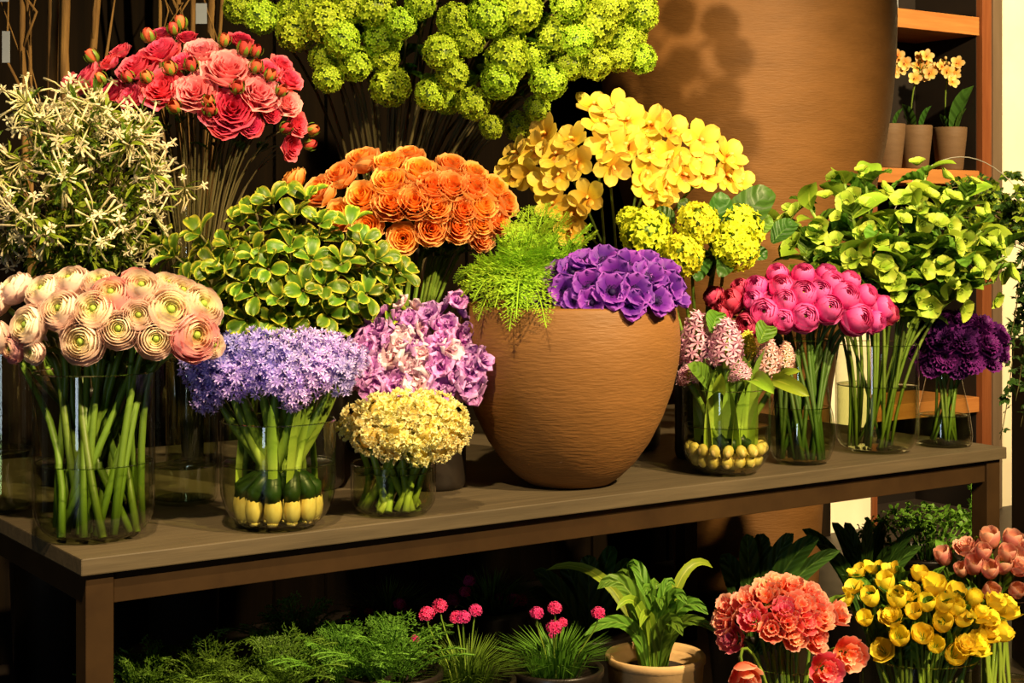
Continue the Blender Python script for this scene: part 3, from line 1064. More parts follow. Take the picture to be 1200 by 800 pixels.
def flower(name, label, group, foot, via, head, d, bl, s, sr=0.003, smat='stem', leaves=(), nseg=9, extra=None, cat='flower', spin=None):
    d = Vector(d).normalized()
    r = root(name, label, cat, foot, group)
    end = head - d * (bl.base * s)
    k = (end - foot).length
    pts = bez(Vector((0, 0, 0)), (via - foot) * 0.95, (end - foot) - d * min(0.30 * k, 0.12), end - foot, nseg)
    g = G()
    tube(g, pts, [sr * (1.35 - 0.5 * i / nseg) for i in range(nseg + 1)], 6)
    child('stem', g.mesh('stem', [smat]), r)
    put_bloom(r, bl, Tm(head - foot) @ align(d) @ Rz(R.random() * 6.28 if spin is None else spin) @ Sm(s))
    for (key, f, L) in leaves:
        i = min(int(f * nseg), nseg - 1)
        a = R.random() * 6.28
        dr = Vector((math.cos(a), math.sin(a) * 0.7 - 0.35, 0.35 + jit(0.3)))
        child('leaf', LEAF[key], r, leaf_X(pts[i], dr, L * R.uniform(0.8, 1.15), jit(0.5)))
    return r, pts


def dome(pts, cx, cy, rx, ry, Y0, D, up=0.35, fwd=1.0):
    """pixel points (x, y, r) -> world head, facing direction, radius"""
    out = []
    for p in pts:
        a, b = (p[0] - cx) / rx, (p[1] - cy) / ry
        q = math.sqrt(max(0.0, 1 - a * a - b * b))
        Y = Y0 - D * q
        H = at(p[0], p[1], Y)
        n = Vector((a, -fwd * max(q, 0.25), -b + up)).normalized()
        out.append((H, n, p[2] / F * Y))
    return out


def vase_path(c, rr, zf, zr, H, spread=0.5, swirl=None):
    """foot inside the vase and the spot where the stem crosses its rim; a swirl angle binds the stems to a spiral"""
    off = Vector((H.x - c[0], H.y - c[1], 0))
    m = min(off.length / 0.15, 1.0)
    u = off.normalized() if off.length > 1e-5 else Vector((1, 0, 0))
    a = R.random() * 6.283
    w = Vector((math.cos(a), math.sin(a), 0)) * R.random() ** 0.35
    foot = Vector((c[0], c[1], zf)) + w * rr * spread
    via = Vector((c[0], c[1], zr)) + u * rr * 0.88 * m
    return foot, via


# ------------------------------------------------------------------ A: peach ranunculus
A = [(15, 336, 20), (32, 381, 23), (14, 408, 16), (50, 340, 21), (70, 362, 23), (110, 363, 24), (96, 400, 25), (130, 344, 23), (139, 385, 21),
     (165, 336, 23), (199, 364, 28), (182, 397, 21), (236, 358, 26), (228, 393, 28), (81, 328, 21), (-4, 396, 18), (213, 342, 22), (162, 326, 17),
     (250, 404, 15), (162, 370, 19), (38, 412, 14), (116, 330, 18), (-8, 350, 20), (196, 332, 17)]
lab = ranks(A, ROWS3)
pinks = {13, 2, 7, 17}
for i, (H, n, s) in enumerate(dome(A, 118, 392, 165, 88, 2.97, 0.19, 0.15)):
    foot, via = vase_path(VA, 0.095, TZ + 0.014, TZ + 0.30, H, 0.95, 1.9)
    flower('ranunculus', ('pinker' if i in pinks else 'pale') + ' peach ranunculus, ' + lab[i] + ' of the peach bunch', 'peach ranunculus in the tall vase',
           foot, via, H, n, R.choice(RANP if i in pinks else RAN), s * 1.12, 0.0058, 'stem', [('green', 0.62, 0.035)] if i % 2 else [])

for i in range(13):
    H = at(45 + i * 12, 372 + 8 * (i % 2), 3.04 + 0.05 * (i % 3))
    foot, via = vase_path(VA, 0.095, TZ + 0.014, TZ + 0.30, H, 0.95)
    flower('ranunculus', 'peach ranunculus hidden at the back of the peach bunch, ' + ORD[i] + ' from left there', 'peach ranunculus in the tall vase',
           foot, via, H, Vector((jit(0.5), 0.5, 0.7)), R.choice(RAN), 0.034, 0.0056, 'stem', [('green', 0.7, 0.05)])

# ------------------------------------------------------------------ O: orange roses
Og = [(341, 208, 17), (373, 221, 22), (397, 203, 20), (424, 184, 21), (397, 251, 20), (424, 229, 22), (430, 264, 20), (456, 189, 20), (480, 180, 18), (456, 210, 22),
      (459, 236, 23), (486, 235, 23), (493, 198, 22), (508, 217, 23), (511, 241, 20), (530, 191, 19), (530, 216, 22), (557, 218, 20), (581, 218, 20), (594, 235, 19),
      (567, 240, 20), (544, 245, 18), (584, 257, 18), (564, 260, 19), (538, 264, 21), (506, 268, 20), (472, 279, 19), (557, 201, 18), (566, 278, 17)]
lab = ranks(Og, ROWS4)
for i, (H, n, s) in enumerate(dome(Og, 470, 250, 155, 85, 3.82, 0.20, 0.35)):
    foot, via = vase_path(VO, 0.07, TZ + 0.02, TZ + 0.38, H)
    flower('orange_rose', 'bright orange rose, ' + lab[i] + ' of the orange bunch', 'orange roses', foot, via, H, n, R.choice(ROSE_O), s * 1.12, 0.0035, 'stem',
           [('rose', 0.7, 0.06), ('rose', 0.82, 0.05)])

# ------------------------------------------------------------------ M: pink spray roses
Mg = [(100, 88, 18, 'P'), (76, 95, 11, 'P'), (130, 105, 13, 'R'), (159, 74, 20, 'P'), (187, 55, 18, 'P'), (189, 37, 13, 'P'), (219, 41, 10, 'R'), (189, 101, 22, 'P'),
      (228, 105, 21, 'L'), (268, 77, 26, 'L'), (236, 57, 17, 'L'), (305, 106, 21, 'L'), (273, 125, 22, 'R'), (263, 143, 16, 'R'), (294, 145, 13, 'R'), (213, 70, 12, 'P'),
      (332, 73, 12, 'P'), (341, 90, 14, 'P'), (338, 118, 15, 'L'), (351, 145, 12, 'P'), (344, 172, 13, 'P'), (319, 132, 10, 'R'), (283, 44, 12, 'R'), (140, 57, 11, 'P'),
      (127, 70, 11, 'P'), (316, 80, 13, 'P'), (152, 110, 14, 'P'), (250, 130, 14, 'P')]
lab = ranks([(a, b) for a, b, c, d in Mg], ROWS3)
dm = dome(Mg, 225, 125, 155, 105, 3.82, 0.24, 0.35)
wordm = {'P': 'pink', 'L': 'pale salmon pink', 'R': 'deep red'}
for i, (H, n, s) in enumerate(dm):
    foot, via = vase_path(VM, 0.05, TZ + 0.02, TZ + 0.70, H)
    kk = Mg[i][3]
    flower('spray_rose', wordm[kk] + ' spray rose, ' + lab[i] + ' of the pink roses', 'pink spray roses', foot, via, H, n,
           R.choice({'P': ROSE_P, 'L': ROSE_L, 'R': ROSE_R}[kk]), s * 1.2, 0.0028, 'darkstem', [('rose', 0.75, 0.05), ('green', 0.85, 0.06)] if i % 3 == 0 else [('rose', 0.85, 0.045)])
Mb = [(211, 27, 9), (287, 57, 10), (263, 47, 8), (317, 88, 8), (246, 128, 9), (204, 125, 9), (300, 78, 9), (363, 169, 8), (366, 152, 8), (108, 66, 9), (174, 42, 9),
      (199, 80, 9), (278, 102, 9), (300, 60, 8), (150, 90, 8), (224, 76, 9), (335, 150, 8), (244, 118, 8), (203, 34, 8), (330, 106, 8), (172, 90, 8), (118, 92, 8)]
lab = ranks(Mb, ROWS3)
for i, (H, n, s) in enumerate(dome(Mb, 225, 125, 160, 112, 3.82, 0.26, 0.5)):
    foot, via = vase_path(VM, 0.05, TZ + 0.02, TZ + 0.70, H)
    flower('rose_bud', 'small orange rose bud, ' + lab[i] + ' of buds among pink roses', 'orange rose buds', foot, via, H, n, BUD_O[0], s * 1.05, 0.002, 'darkstem')
for (px, py, L) in ((285, 165, 0.085), (240, 185, 0.07), (330, 155, 0.05)):
    pass

# ------------------------------------------------------------------ N: lime snowball (viburnum) branches
Ng = [(277, 7, 18), (309, 22, 20), (348, 39, 22), (382, 27, 24), (380, 68, 18), (387, 92, 17), (415, 73, 21), (446, 44, 22), (449, 66, 17), (456, 100, 23), (439, 10, 24),
      (493, 5, 18), (517, 64, 20), (530, 88, 19), (506, 112, 18), (523, 118, 15), (555, 122, 19), (572, 20, 24), (611, 14, 24), (533, 24, 20), (594, 69, 25), (585, 95, 21),
      (643, 95, 21), (650, 39, 21), (668, 74, 18), (697, 73, 20), (698, 27, 25), (729, 47, 21), (751, 70, 17), (749, 15, 23), (742, 40, 18), (597, 44, 19), (715, 10, 19),
      (630, 124, 15), (576, 149, 14), (607, 146, 17), (725, 66, 17), (665, 6, 20), (402, 48, 20), (470, 28, 18), (550, 48, 18), (625, 64, 18), (340, 12, 18), (362, 8, 17),
      (410, 8, 20), (676, 50, 18), (700, -18, 22), (660, -22, 22), (735, -25, 22), (610, -25, 22), (560, -20, 22), (500, -25, 22), (450, -22, 22), (400, -20, 22), (690, -60, 22), (640, -60, 22), (580, -60, 22), (520, -62, 22), (765, -45, 22), (750, -80, 22), (700, -95, 22)]
lab = ranks(Ng, ROWS4)
for i, (H, n, s) in enumerate(dome(Ng, 510, 30, 275, 140, 4.10, 0.38, 0.15)):
    H = H + Vector((0, jit(0.05), 0))
    foot, via = vase_path(VN, 0.085, TZ + 0.02, TZ + 0.56, H)
    via = Vector((VN[0], VN[1], TZ + 0.88)) + (via - Vector((VN[0], VN[1], TZ + 0.56))) * 0.8
    flower('snowball_branch', 'lime snowball flower branch, ' + lab[i] + ' of the snowballs', 'lime snowball branches', foot, via, H, n, R.choice(VIB), s * 1.04, 0.0035,
           'darkstem', [('broad', 0.86, 0.085), ('darkbroad', 0.78, 0.08), ('broad', 0.93, 0.07)])

# ------------------------------------------------------------------ P: yellow orchid sprays
Pg = [[(606, 182, 20), (602, 206, 20), (622, 205, 19), (640, 215, 19)], [(640, 158, 21), (628, 178, 20), (652, 182, 21), (655, 205, 19), (672, 165, 20), (678, 190, 20)],
      [(695, 127, 21), (722, 128, 20), (706, 148, 22), (735, 142, 20)], [(712, 170, 23), (735, 172, 22), (718, 195, 20)],
      [(764, 148, 22), (785, 155, 22), (762, 178, 22), (784, 182, 21), (756, 203, 20)], [(820, 165, 21), (815, 190, 21), (800, 205, 20), (826, 207, 19)],
      [(852, 184, 21), (850, 206, 20), (866, 212, 17)], [(760, 222, 20), (780, 220, 18), (770, 240, 17)], [(648, 240, 20), (672, 250, 20), (690, 232, 20), (668, 268, 18)]]
pl = ['shaded yellow orchid spray at the far left of the orchids', 'dull yellow orchid spray second from left below the snowball heads',
      'tall yellow orchid spray reaching up highest against the brown vessel', 'yellow orchid spray in the centre of the orchid group',
      'bright yellow orchid spray with the palest sunlit blooms right of centre', 'pale yellow orchid spray second from the right',
      'bright yellow orchid spray at the far right of the orchids', 'yellow orchid spray hanging low just above the golden flower heads',
      'yellow orchid spray hanging low above the fern']
for q, sp in enumerate(Pg):
    dd = dome(sp, 735, 215, 165, 120, 4.06, 0.22, 0.1)
    foot = Vector((VP[0] + jit(0.05), VP[1] + jit(0.05), TZ + 0.225))
    r = root('orchid_spray', pl[q], 'flower', foot, 'yellow orchid sprays')
    top = dd[0][0]
    pts = bez(Vector((0, 0, 0)), Vector((0, 0, 0.25)), (top - foot) + Vector((0, 0.08, 0.02)), top - foot + Vector((0, 0.05, 0)), 10)
    g = G()
    tube(g, pts, 0.0035, 5)
    for (H, n, s) in dd:
        b = min(pts, key=lambda p: (p - (H - foot)).length)
        tube(g, [b, (b + H - foot) * 0.5 + Vector((0, 0.02, 0.01)), H - foot], 0.002, 4)
    child('stem', g.mesh('orchid_stem', ['stem']), r)
    for (H, n, s) in dd:
        d = (n + Vector((jit(0.7), -0.3, jit(0.6)))).normalized()
        put_bloom(r, R.choice(ORCH), Tm(H - foot) @ align(d) @ Rz(jit(0.5)) @ Sm(s * 1.28))

# ------------------------------------------------------------------ Q: golden flower heads with big leaves
Qg = [(757, 274, 26), (818, 262, 22), (800, 298, 22), (866, 268, 26), (862, 290, 24), (738, 258, 14)]
lab = ['golden yellow flower head at the left below the orchids', 'flat golden flower head at the top centre of its bunch', 'golden yellow flower head lowest of its bunch',
       'round golden flower head upper right beside the pleated leaves', 'golden flower head lower right of its bunch', 'small golden flower head far left of its bunch']
for i, (H, n, s) in enumerate(dome(Qg, 805, 300, 100, 80, 3.90, 0.16, 0.35)):
    foot, via = vase_path(VQ, 0.055, TZ + 0.02, TZ + 0.27, H)
    flower('golden_flower', lab[i], 'golden flower heads', foot, via, H, n, R.choice(GOLD), s * 1.12, 0.004, 'stem', [('darkbroad', 0.8, 0.09), ('broad', 0.9, 0.08)])
r = root('leafy_stem', 'stem of large pleated dark green leaves right of the golden heads', 'foliage', Vector((VQ[0] + 0.02, VQ[1] - 0.01, TZ + 0.02)))
fo = r.location.copy()
g = G()
hp = at(850, 290, 3.82)
tube(g, bez(Vector((0, 0, 0)), Vector((0, 0, 0.3)), hp - fo - Vector((0, 0, 0.05)), hp - fo, 8), 0.004, 6)
child('stem', g.mesh('stem', ['stem']), r)
for (x0, y0, x1, y1, dy, w) in ((835, 285, 845, 218, -0.02, 1.0), (855, 275, 905, 222, 0.02, 1.1), (850, 300, 840, 330, -0.08, 0.9), (870, 275, 915, 250, 0.0, 0.8), (815, 265, 795, 225, 0.02, 0.8),
                                (870, 295, 905, 300, 0.02, 0.8), (780, 290, 745, 300, -0.05, 0.8), (825, 300, 815, 335, -0.05, 0.9), (790, 262, 760, 240, 0.04, 0.7), (905, 285, 940, 255, 0.05, 0.8)):
    P0, P1 = at(x0, y0, 3.80), at(x1, y1, 3.80 + dy)
    child('leaf', LEAF['broad' if R.random() < 0.5 else 'darkbroad'], r, leaf_X(P0 - fo, (P1 - P0), (P1 - P0).length * 0.85 * w + 0.015, jit(0.3), Vector((0, -1, 0.35))))

# ------------------------------------------------------------------ S: purple anemones in the clay bowl
Sg = [(627, 341, 15), (653, 324, 18), (671, 320, 18), (708, 308, 19), (690, 337, 20), (717, 343, 21), (743, 343, 21), (736, 314, 20), (759, 328, 21), (777, 320, 18), (780, 338, 20),
      (790, 350, 17), (768, 353, 18), (694, 355, 17), (685, 310, 18), (662, 343, 18), (720, 324, 20), (640, 350, 14), (738, 358, 17), (675, 354, 15), (757, 308, 15)]
lab = ranks(Sg, ROWS3)
for i, (H, n, s) in enumerate(dome(Sg, 712, 372, 105, 78, 3.52, 0.26, 0.45)):
    cx, cy = CP
    off = Vector((H.x - cx, H.y - cy, 0))
    m = min(1.0, 0.19 / max(off.length, 1e-3))
    foot = Vector((cx + off.x * m * 0.6, cy + off.y * m * 0.6, TZ + 0.345))
    via = Vector((cx + off.x * m * 0.8, cy + off.y * m * 0.8, TZ + 0.39))
    d = (n + Vector((jit(0.35), -0.3, jit(0.4) - 0.1))).normalized()
    flower('purple_anemone', 'purple anemone, ' + lab[i] + ' of blooms in the clay bowl', 'purple anemones in the clay bowl', foot, via, H, d, R.choice(ANEM), s * 1.25, 0.003, 'stem',
           [('green', 0.7, 0.05)] if i % 3 == 0 else [])

# ------------------------------------------------------------------ R: fern
fr0 = Vector((CP[0] - 0.10, CP[1] + 0.02, TZ + 0.345))
r = root('feathery_fern', 'bright green feathery fern spilling over the left of the clay bowl', 'fern', fr0)


def frond(pts, wmax, n=26, fine=3):
    g = G()
    tube(g, pts, 0.0016, 4)
    k = len(pts) - 1
    for i in range(n):
        f = 0.12 + 0.88 * i / n
        x = f * k
        a = int(min(x, k - 1))
        P = pts[a].lerp(pts[a + 1], x - a)
        t = (pts[a + 1] - pts[a]).normalized()
        sd = t.cross(Vector((0, 0.3, 1))).normalized()
        up = sd.cross(t)
        w = wmax * math.sin(PI * min(0.15 + f * 0.85, 0.98)) ** 0.8
        for sg in (-1, 1):
            d = (sd * sg + t * 0.75 + up * jit(0.35)).normalized()
            Q = P + d * w
            tube(g, [P, Q], [0.0008, 0.0004], 3, 0, 0.2, 0.8, False)
            for q in range(fine):
                e = P.lerp(Q, (q + 0.6) / fine)
                for s2 in (-1, 1):
                    dd = (d + t * 0.7 * s2 + up * jit(0.6)).normalized()
                    L = w * 0.36 * (1.1 - 0.25 * q)
                    pp = dd.cross(up).normalized() * L * 0.13
                    g.add([e - pp * 0.4, e + dd * L * 0.5 - pp, e + dd * L, e + dd * L * 0.5 + pp], [(0, 1, 2, 3)], 0, [0.2, 0.6, 1.0, 0.6])
    return g


for (px, py, Y, w, bow) in ((540, 348, 3.36, 0.05, 0.06), (560, 376, 3.28, 0.05, 0.08), (597, 388, 3.20, 0.045, 0.08), (640, 384, 3.18, 0.04, 0.06), (612, 300, 3.38, 0.055, 0.03),
                            (602, 262, 3.55, 0.05, 0.02), (640, 238, 3.62, 0.055, 0.02), (664, 248, 3.60, 0.05, 0.0), (692, 262, 3.62, 0.05, 0.0), (566, 318, 3.45, 0.055, 0.05),
                            (532, 332, 3.50, 0.045, 0.06), (650, 300, 3.42, 0.05, 0.03), (580, 360, 3.25, 0.05, 0.08), (628, 330, 3.30, 0.05, 0.05), (590, 330, 3.34, 0.055, 0.06),
                            (625, 275, 3.50, 0.055, 0.02), (555, 352, 3.30, 0.05, 0.07), (618, 365, 3.22, 0.05, 0.07), (655, 275, 3.52, 0.05, 0.0), (680, 285, 3.50, 0.05, 0.0), (700, 270, 3.6, 0.05, 0.0), (620, 240, 3.66, 0.055, 0.0), (585, 285, 3.52, 0.055, 0.02), (530, 355, 3.42, 0.05, 0.07), (605, 372, 3.2, 0.05, 0.08), (640, 262, 3.55, 0.055, 0.0)):
    E = at(px, py, Y) - fr0
    pts = bez(Vector((0, 0, 0)), Vector((E.x * 0.15, E.y * 0.15, 0.12 + bow)), E * 0.7 + Vector((0, 0, bow + 0.02)), E, 10)
    child('frond', frond(pts, w * 1.35, 30).mesh('fern_frond', ['fern']), r)

# ------------------------------------------------------------------ T: hot pink ranunculus
Tg = [(941, 345, 17, 0), (897, 366, 18, 0), (943, 371, 17, 0), (970, 361, 17, 0), (989, 347, 18, 0), (1004, 373, 18, 0), (1033, 361, 15, 0), (916, 337, 15, 0), (975, 332, 15, 0),
      (941, 323, 14, 0), (911, 322, 13, 0), (887, 337, 14, 0), (920, 353, 15, 0), (960, 342, 15, 0), (1014, 347, 14, 0), (968, 322, 13, 0), (884, 352, 13, 0), (1042, 368, 12, 1),
      (877, 380, 15, 1), (858, 352, 14, 1), (836, 347, 12, 1), (846, 366, 12, 1), (918, 374, 14, 0), (1025, 376, 13, 0), (995, 330, 13, 0), (868, 338, 12, 1)]
lab = ranks(Tg, ROWS3)
for i, (H, n, s) in enumerate(dome(Tg, 942, 376, 120, 70, 3.86, 0.18, 0.12)):
    foot, via = vase_path(VF, 0.072, TZ + 0.014, TZ + 0.29, H, 0.9, 1.9)
    c = Tg[i][3]
    flower('pink_ranunculus', ('dark crimson' if c else 'hot pink') + ' ranunculus, ' + lab[i] + ' of the hot pink bunch', 'hot pink ranunculus', foot, via, H, n,
           R.choice(RANC if c else RANH), s * 1.16, 0.0042, 'darkgreen')

# ------------------------------------------------------------------ V: dark purple flowers
Vg = [(1082, 382, 17), (1078, 408, 17), (1102, 372, 16), (1105, 395, 19), (1108, 418, 18), (1130, 372, 16), (1132, 396, 19), (1140, 420, 18), (1155, 378, 16), (1160, 400, 18), (1165, 420, 16),
      (1176, 390, 14), (1092, 428, 14), (1125, 430, 14), (1070, 395, 13), (1178, 412, 13)]
lab = ranks(Vg, ROWS3)
for i, (H, n, s) in enumerate(dome(Vg, 1125, 410, 68, 52, 4.14, 0.13, 0.3)):
    foot, via = vase_path(VH, 0.045, TZ + 0.014, TZ + 0.185, H, 0.8)
    flower('plum_flower', 'dark plum frilly flower, ' + lab[i] + ' of the plum bunch', 'dark plum flowers', foot, via, H, n, R.choice(PLUM), s * 1.1, 0.003, 'stem', [('darkbroad', 0.6, 0.04)] if i % 3 == 0 else [])

# ------------------------------------------------------------------ B: lilac umbels on bulbs
Bg = [(238, 432, 25, 0), (246, 462, 22, 0), (268, 415, 25, 0), (275, 445, 24, 0), (300, 410, 25, 0), (305, 440, 25, 0), (330, 412, 25, 1), (335, 445, 24, 0), (358, 410, 25, 1), (365, 440, 25, 1),
      (388, 412, 24, 1), (395, 440, 23, 1), (412, 422, 20, 1), (345, 462, 20, 1), (320, 425, 25, 0), (258, 435, 24, 0), (378, 425, 24, 1), (350, 428, 24, 1)]
lab = ranks([(a, b) for a, b, c, d in Bg], ROWS3)
cb_ = Vector((VB[0], VB[1], 0))
for i, (H, n, s) in enumerate(dome(Bg, 322, 450, 110, 62, 3.03, 0.14, 0.4)):
    outer = i % 3 != 0
    a = 2 * PI * (i - i // 3 - 1) / 12 if outer else 2 * PI * (i // 3) / 6
    rr = 0.069 if outer else 0.031
    foot = cb_ + Vector((math.cos(a) * rr, math.sin(a) * rr, TZ + 0.012))
    off = H - cb_
    via = cb_ + Vector((off.x * 0.34, off.y * 0.25, TZ + 0.12))
    r = root('lilac_flower', ('bluish lilac' if Bg[i][3] == 0 else 'pinkish lilac') + ' flower on its bulb, ' + lab[i] + ' of lilac heads', 'flower', foot, 'lilac flowers with bulbs')
    d = n
    end = H - d * s * 0.3
    pts = bez(Vector((0, 0, 0.05)), (via - foot), (via - foot) * 0.45 + (end - foot) * 0.55, end - foot, 9)
    g = G()
    tube(g, pts, [0.012, 0.0115, 0.011, 0.0105, 0.010, 0.0095, 0.009, 0.007, 0.005, 0.004], 7)
    child('stem', g.mesh('stem', ['palestem']), r)
    g = G()
    pp = [Vector((0, 0, 0.038)), Vector((0, 0, 0.05)) , pts[1] * 0.5 + Vector((0, 0, 0.03)), pts[2]]
    tube(g, [Vector((0, 0, 0.045)), pts[0] + Vector((0, 0, 0.012)), pts[1] + Vector((0, 0, 0.012)), pts[2]], [0.0145, 0.0172, 0.0150, 0.0118], 8)
    child('sheath', g.mesh('sheath', ['sheath']), r)
    g = G()
    ball(g, (jit(0.002), jit(0.002), 0.03), (0.0178 * R.uniform(0.85, 1.02), 0.0178 * R.uniform(0.85, 1.02), 0.031 + jit(0.003)), 9, 6)
    tube(g, [(0, 0, 0.0), (0, 0, 0.006)], [0.009, 0.011], 7)
    child('bulb', g.mesh('bulb', ['bulb']), r)
    put_bloom(r, R.choice(UMBP if Bg[i][3] else UMB), Tm(H - foot) @ align(d) @ Rz(R.random() * 6) @ Sm(s * 1.05))
    if i % 2 == 0:
        child('leaf', LEAF['strap'], r, leaf_X(Vector((0, 0, 0.06)), Vector((0.001, 0, 0)) + Vector((off.x * 0.6, off.y * 0.6 - 0.02, 0.001)), 0.20 + jit(0.03), 0))

# ------------------------------------------------------------------ C: cream heads
Cg = [(420, 492, 22), (445, 480, 22), (432, 512, 21), (470, 476, 22), (468, 508, 23), (500, 478, 22), (500, 505, 23), (528, 490, 21), (528, 514, 20), (492, 526, 20), (515, 475, 19), (408, 502, 15),
      (455, 526, 18), (540, 502, 15), (485, 490, 21), (515, 526, 17)]
lab = ranks(Cg, ROWS3)
for i, (H, n, s) in enumerate(dome(Cg, 474, 510, 82, 52, 3.14, 0.13, 0.3)):
    foot, via = vase_path(VC, 0.075, TZ + 0.012, TZ + 0.10, H, 0.85, 2.2)
    flower('cream_flower', 'cream yellow frilly flower head, ' + lab[i] + ' of the cream bunch', 'cream flower heads', foot, via, H, n, R.choice(CREAM), s * 1.08, 0.0062, 'palestem')

for i in range(9):
    H = at(432 + i * 10, 508, 3.17 + 0.03 * (i % 3))
    foot, via = vase_path(VC, 0.075, TZ + 0.012, TZ + 0.10, H, 0.9)
    flower('cream_flower', 'cream flower head hidden at the back of the cream bunch, ' + ORD[i] + ' from left there', 'cream flower heads', foot, via, H, Vector((jit(0.5), 0.6, 0.6)),
           R.choice(CREAM), 0.032, 0.0055, 'palestem')

# ------------------------------------------------------------------ I: mauve stocks
Ig = [((440, 455), (432, 390), 0), ((460, 460), (455, 375), 0), ((485, 455), (480, 362), 1), ((505, 462), (508, 372), 0), ((525, 458), (532, 358), 0), ((545, 455), (556, 388), 0),
      ((470, 462), (468, 400), 0), ((530, 460), (560, 425), 0), ((450, 462), (435, 430), 0), ((512, 464), (525, 405), 0), ((490, 464), (492, 420), 1)]
lab = ['mauve stock at the far left of its bunch', 'mauve stock second from left with a tall spike', 'pale pink stock standing tallest in the mauve bunch', 'mauve stock right of the pale pink spike',
       'mauve stock with a loose tip beside the fern', 'mauve stock at the upper right of its bunch', 'short mauve stock in the left middle of its bunch', 'mauve stock leaning out low at the right',
       'short mauve stock leaning low at the left', 'short mauve stock in the right middle of its bunch', 'short pale pink stock low in the centre of the mauve bunch']
for i, (b0, t0, pale) in enumerate(Ig):
    B0, T0 = at(b0[0], b0[1], 3.36 - (0.08 if i > 5 else 0)), at(t0[0], t0[1], 3.38 - (0.10 if i > 5 else 0))
    foot, via = vase_path(VI, 0.05, TZ + 0.02, TZ + 0.19, B0)
    r = root('stock_flower', lab[i], 'flower', foot, 'mauve stocks')
    pts = bez(Vector((0, 0, 0)), via - foot, B0 - foot, T0 - foot, 9)
    g = G()
    tube(g, pts, 0.004, 6)
    child('stem', g.mesh('stem', ['stem']), r)
    nb = 12
    ax = (T0 - B0)
    for q in range(nb):
        f = q / (nb - 1)
        an = q * 2.4 + i
        rad = 0.036 * (1 - 0.45 * f)
        d = Vector((math.cos(an), math.sin(an) - 0.35, 0.25 + 0.5 * f)).normalized()
        P = B0 + ax * f + d * rad
        me = R.choice(BLOSP if (pale and R.random() < 0.85) or (not pale and R.random() < 0.08) else BLOS)
        child('blossom', me, r, Tm(P - foot) @ align(d) @ Rz(R.random() * 6) @ Sm(0.036 * (1 - 0.3 * f) * R.uniform(0.85, 1.2)))

# ------------------------------------------------------------------ E: hyacinths on bulbs
Eg = [((817, 430), (817, 368), 22, 'hyacinth', 'pale pink hyacinth at the left of the bulb vase'), ((851, 428), (852, 376), 21, 'hyacinth', 'pale pink hyacinth second from left in the bulb vase'),
      ((872, 425), (876, 390), 14, 'hyayellow', 'small yellow hyacinth in the middle of the bulb vase'), ((900, 440), (900, 398), 16, 'hyapeach', 'peach and yellow hyacinth second from right in the bulb vase'),
      ((920, 432), (921, 402), 12, 'hyapeach', 'slim peach hyacinth at the right of the bulb vase'), ((808, 450), (806, 428), 15, 'hyacinth', 'short pink hyacinth hanging low at the left of the bulb vase'),
      ((868, 446), (866, 424), 14, 'hyacinth', 'short pink hyacinth low in the middle of the bulb vase')]
ce = Vector((VE[0], VE[1], 0))
for i, (b0, t0, rp, mat, lb) in enumerate(Eg):
    Y = 3.60 - (0.06 if i in (1, 5, 6) else 0.0) + (0.05 if i == 2 else 0)
    B0, T0 = at(b0[0], b0[1], Y), at(t0[0], t0[1], Y + 0.01)
    a = 2 * PI * i / 7 + 0.4
    foot = ce + Vector((math.cos(a) * 0.05, math.sin(a) * 0.05, TZ + 0.014))
    r = root('hyacinth', lb, 'flower', foot, 'hyacinths on bulbs')
    via = ce + Vector(((B0.x - ce.x) * 0.5, (B0.y - ce.y) * 0.4, TZ + 0.15))
    pts = bez(Vector((0, 0, 0.04)), via - foot - Vector((0, 0, 0.05)), via - foot, B0 - foot, 8)
    g = G()
    tube(g, pts, 0.007, 7)
    child('stem', g.mesh('stem', ['palestem']), r)
    g = G()
    ball(g, (0, 0, 0.022), (0.019, 0.019, 0.023), 9, 6)
    child('bulb', g.mesh('bulb', ['bulb']), r)
    ax = T0 - B0
    s = rp / F * Y * 1.1
    child('flower_head', HYA[mat], r, Tm(B0 - foot) @ align(ax) @ Sm((s, s, ax.length / 2.9)))
    for q in range(3):
        an = a + (q - 1) * 1.4
        child('leaf', LEAF['strap'], r, leaf_X(Vector((0, 0, 0.045)), Vector((math.cos(an) * 0.4, math.sin(an) * 0.4, 0.0001)), 0.22 + jit(0.03), 0) @ Sm((1, 2.2, 1)))
    g = G()
    tube(g, [(0, 0, 0.04), (0, 0, 0.06), pts[1], pts[2]], [0.012, 0.016, 0.016, 0.013], 8)
    child('sheath', g.mesh('sheath', ['sheath']), r)
lr = root('hyacinth', 'leafy hyacinth without a flower whose broad leaves hang over the rim', 'flower', ce + Vector((0.0, 0.0, TZ + 0.014)), 'hyacinths on bulbs')
g = G()
ball(g, (0, 0, 0.022), (0.019, 0.019, 0.023), 9, 6)
child('bulb', g.mesh('bulb', ['bulb']), lr)
g = G()
tube(g, [(0, 0, 0.04), (0, 0, 0.12), (0.004, -0.004, 0.19)], [0.012, 0.016, 0.012], 8)
child('leaf_base', g.mesh('leaf_base', ['palestem']), lr)
for (x0, y0, x1, y1, dy, key) in ((842, 458, 846, 430, -0.06, 'hyaleaf'), (880, 448, 912, 470, -0.10, 'hyaleaf'), (905, 445, 952, 468, -0.05, 'hyaleaf'), (828, 452, 798, 428, -0.05, 'green'),
                                  (890, 402, 898, 384, 0.07, 'broad'), (834, 390, 840, 372, 0.08, 'green'), (915, 440, 940, 436, -0.02, 'hyaleaf')):
    P0, P1 = at(x0, y0, 3.56), at(x1, y1, 3.56 + dy)
    child('leaf', LEAF[key], lr, leaf_X(P0 - lr.location, P1 - P0, (P1 - P0).length * 1.05, jit(0.2), Vector((0, -1, 0.5))))
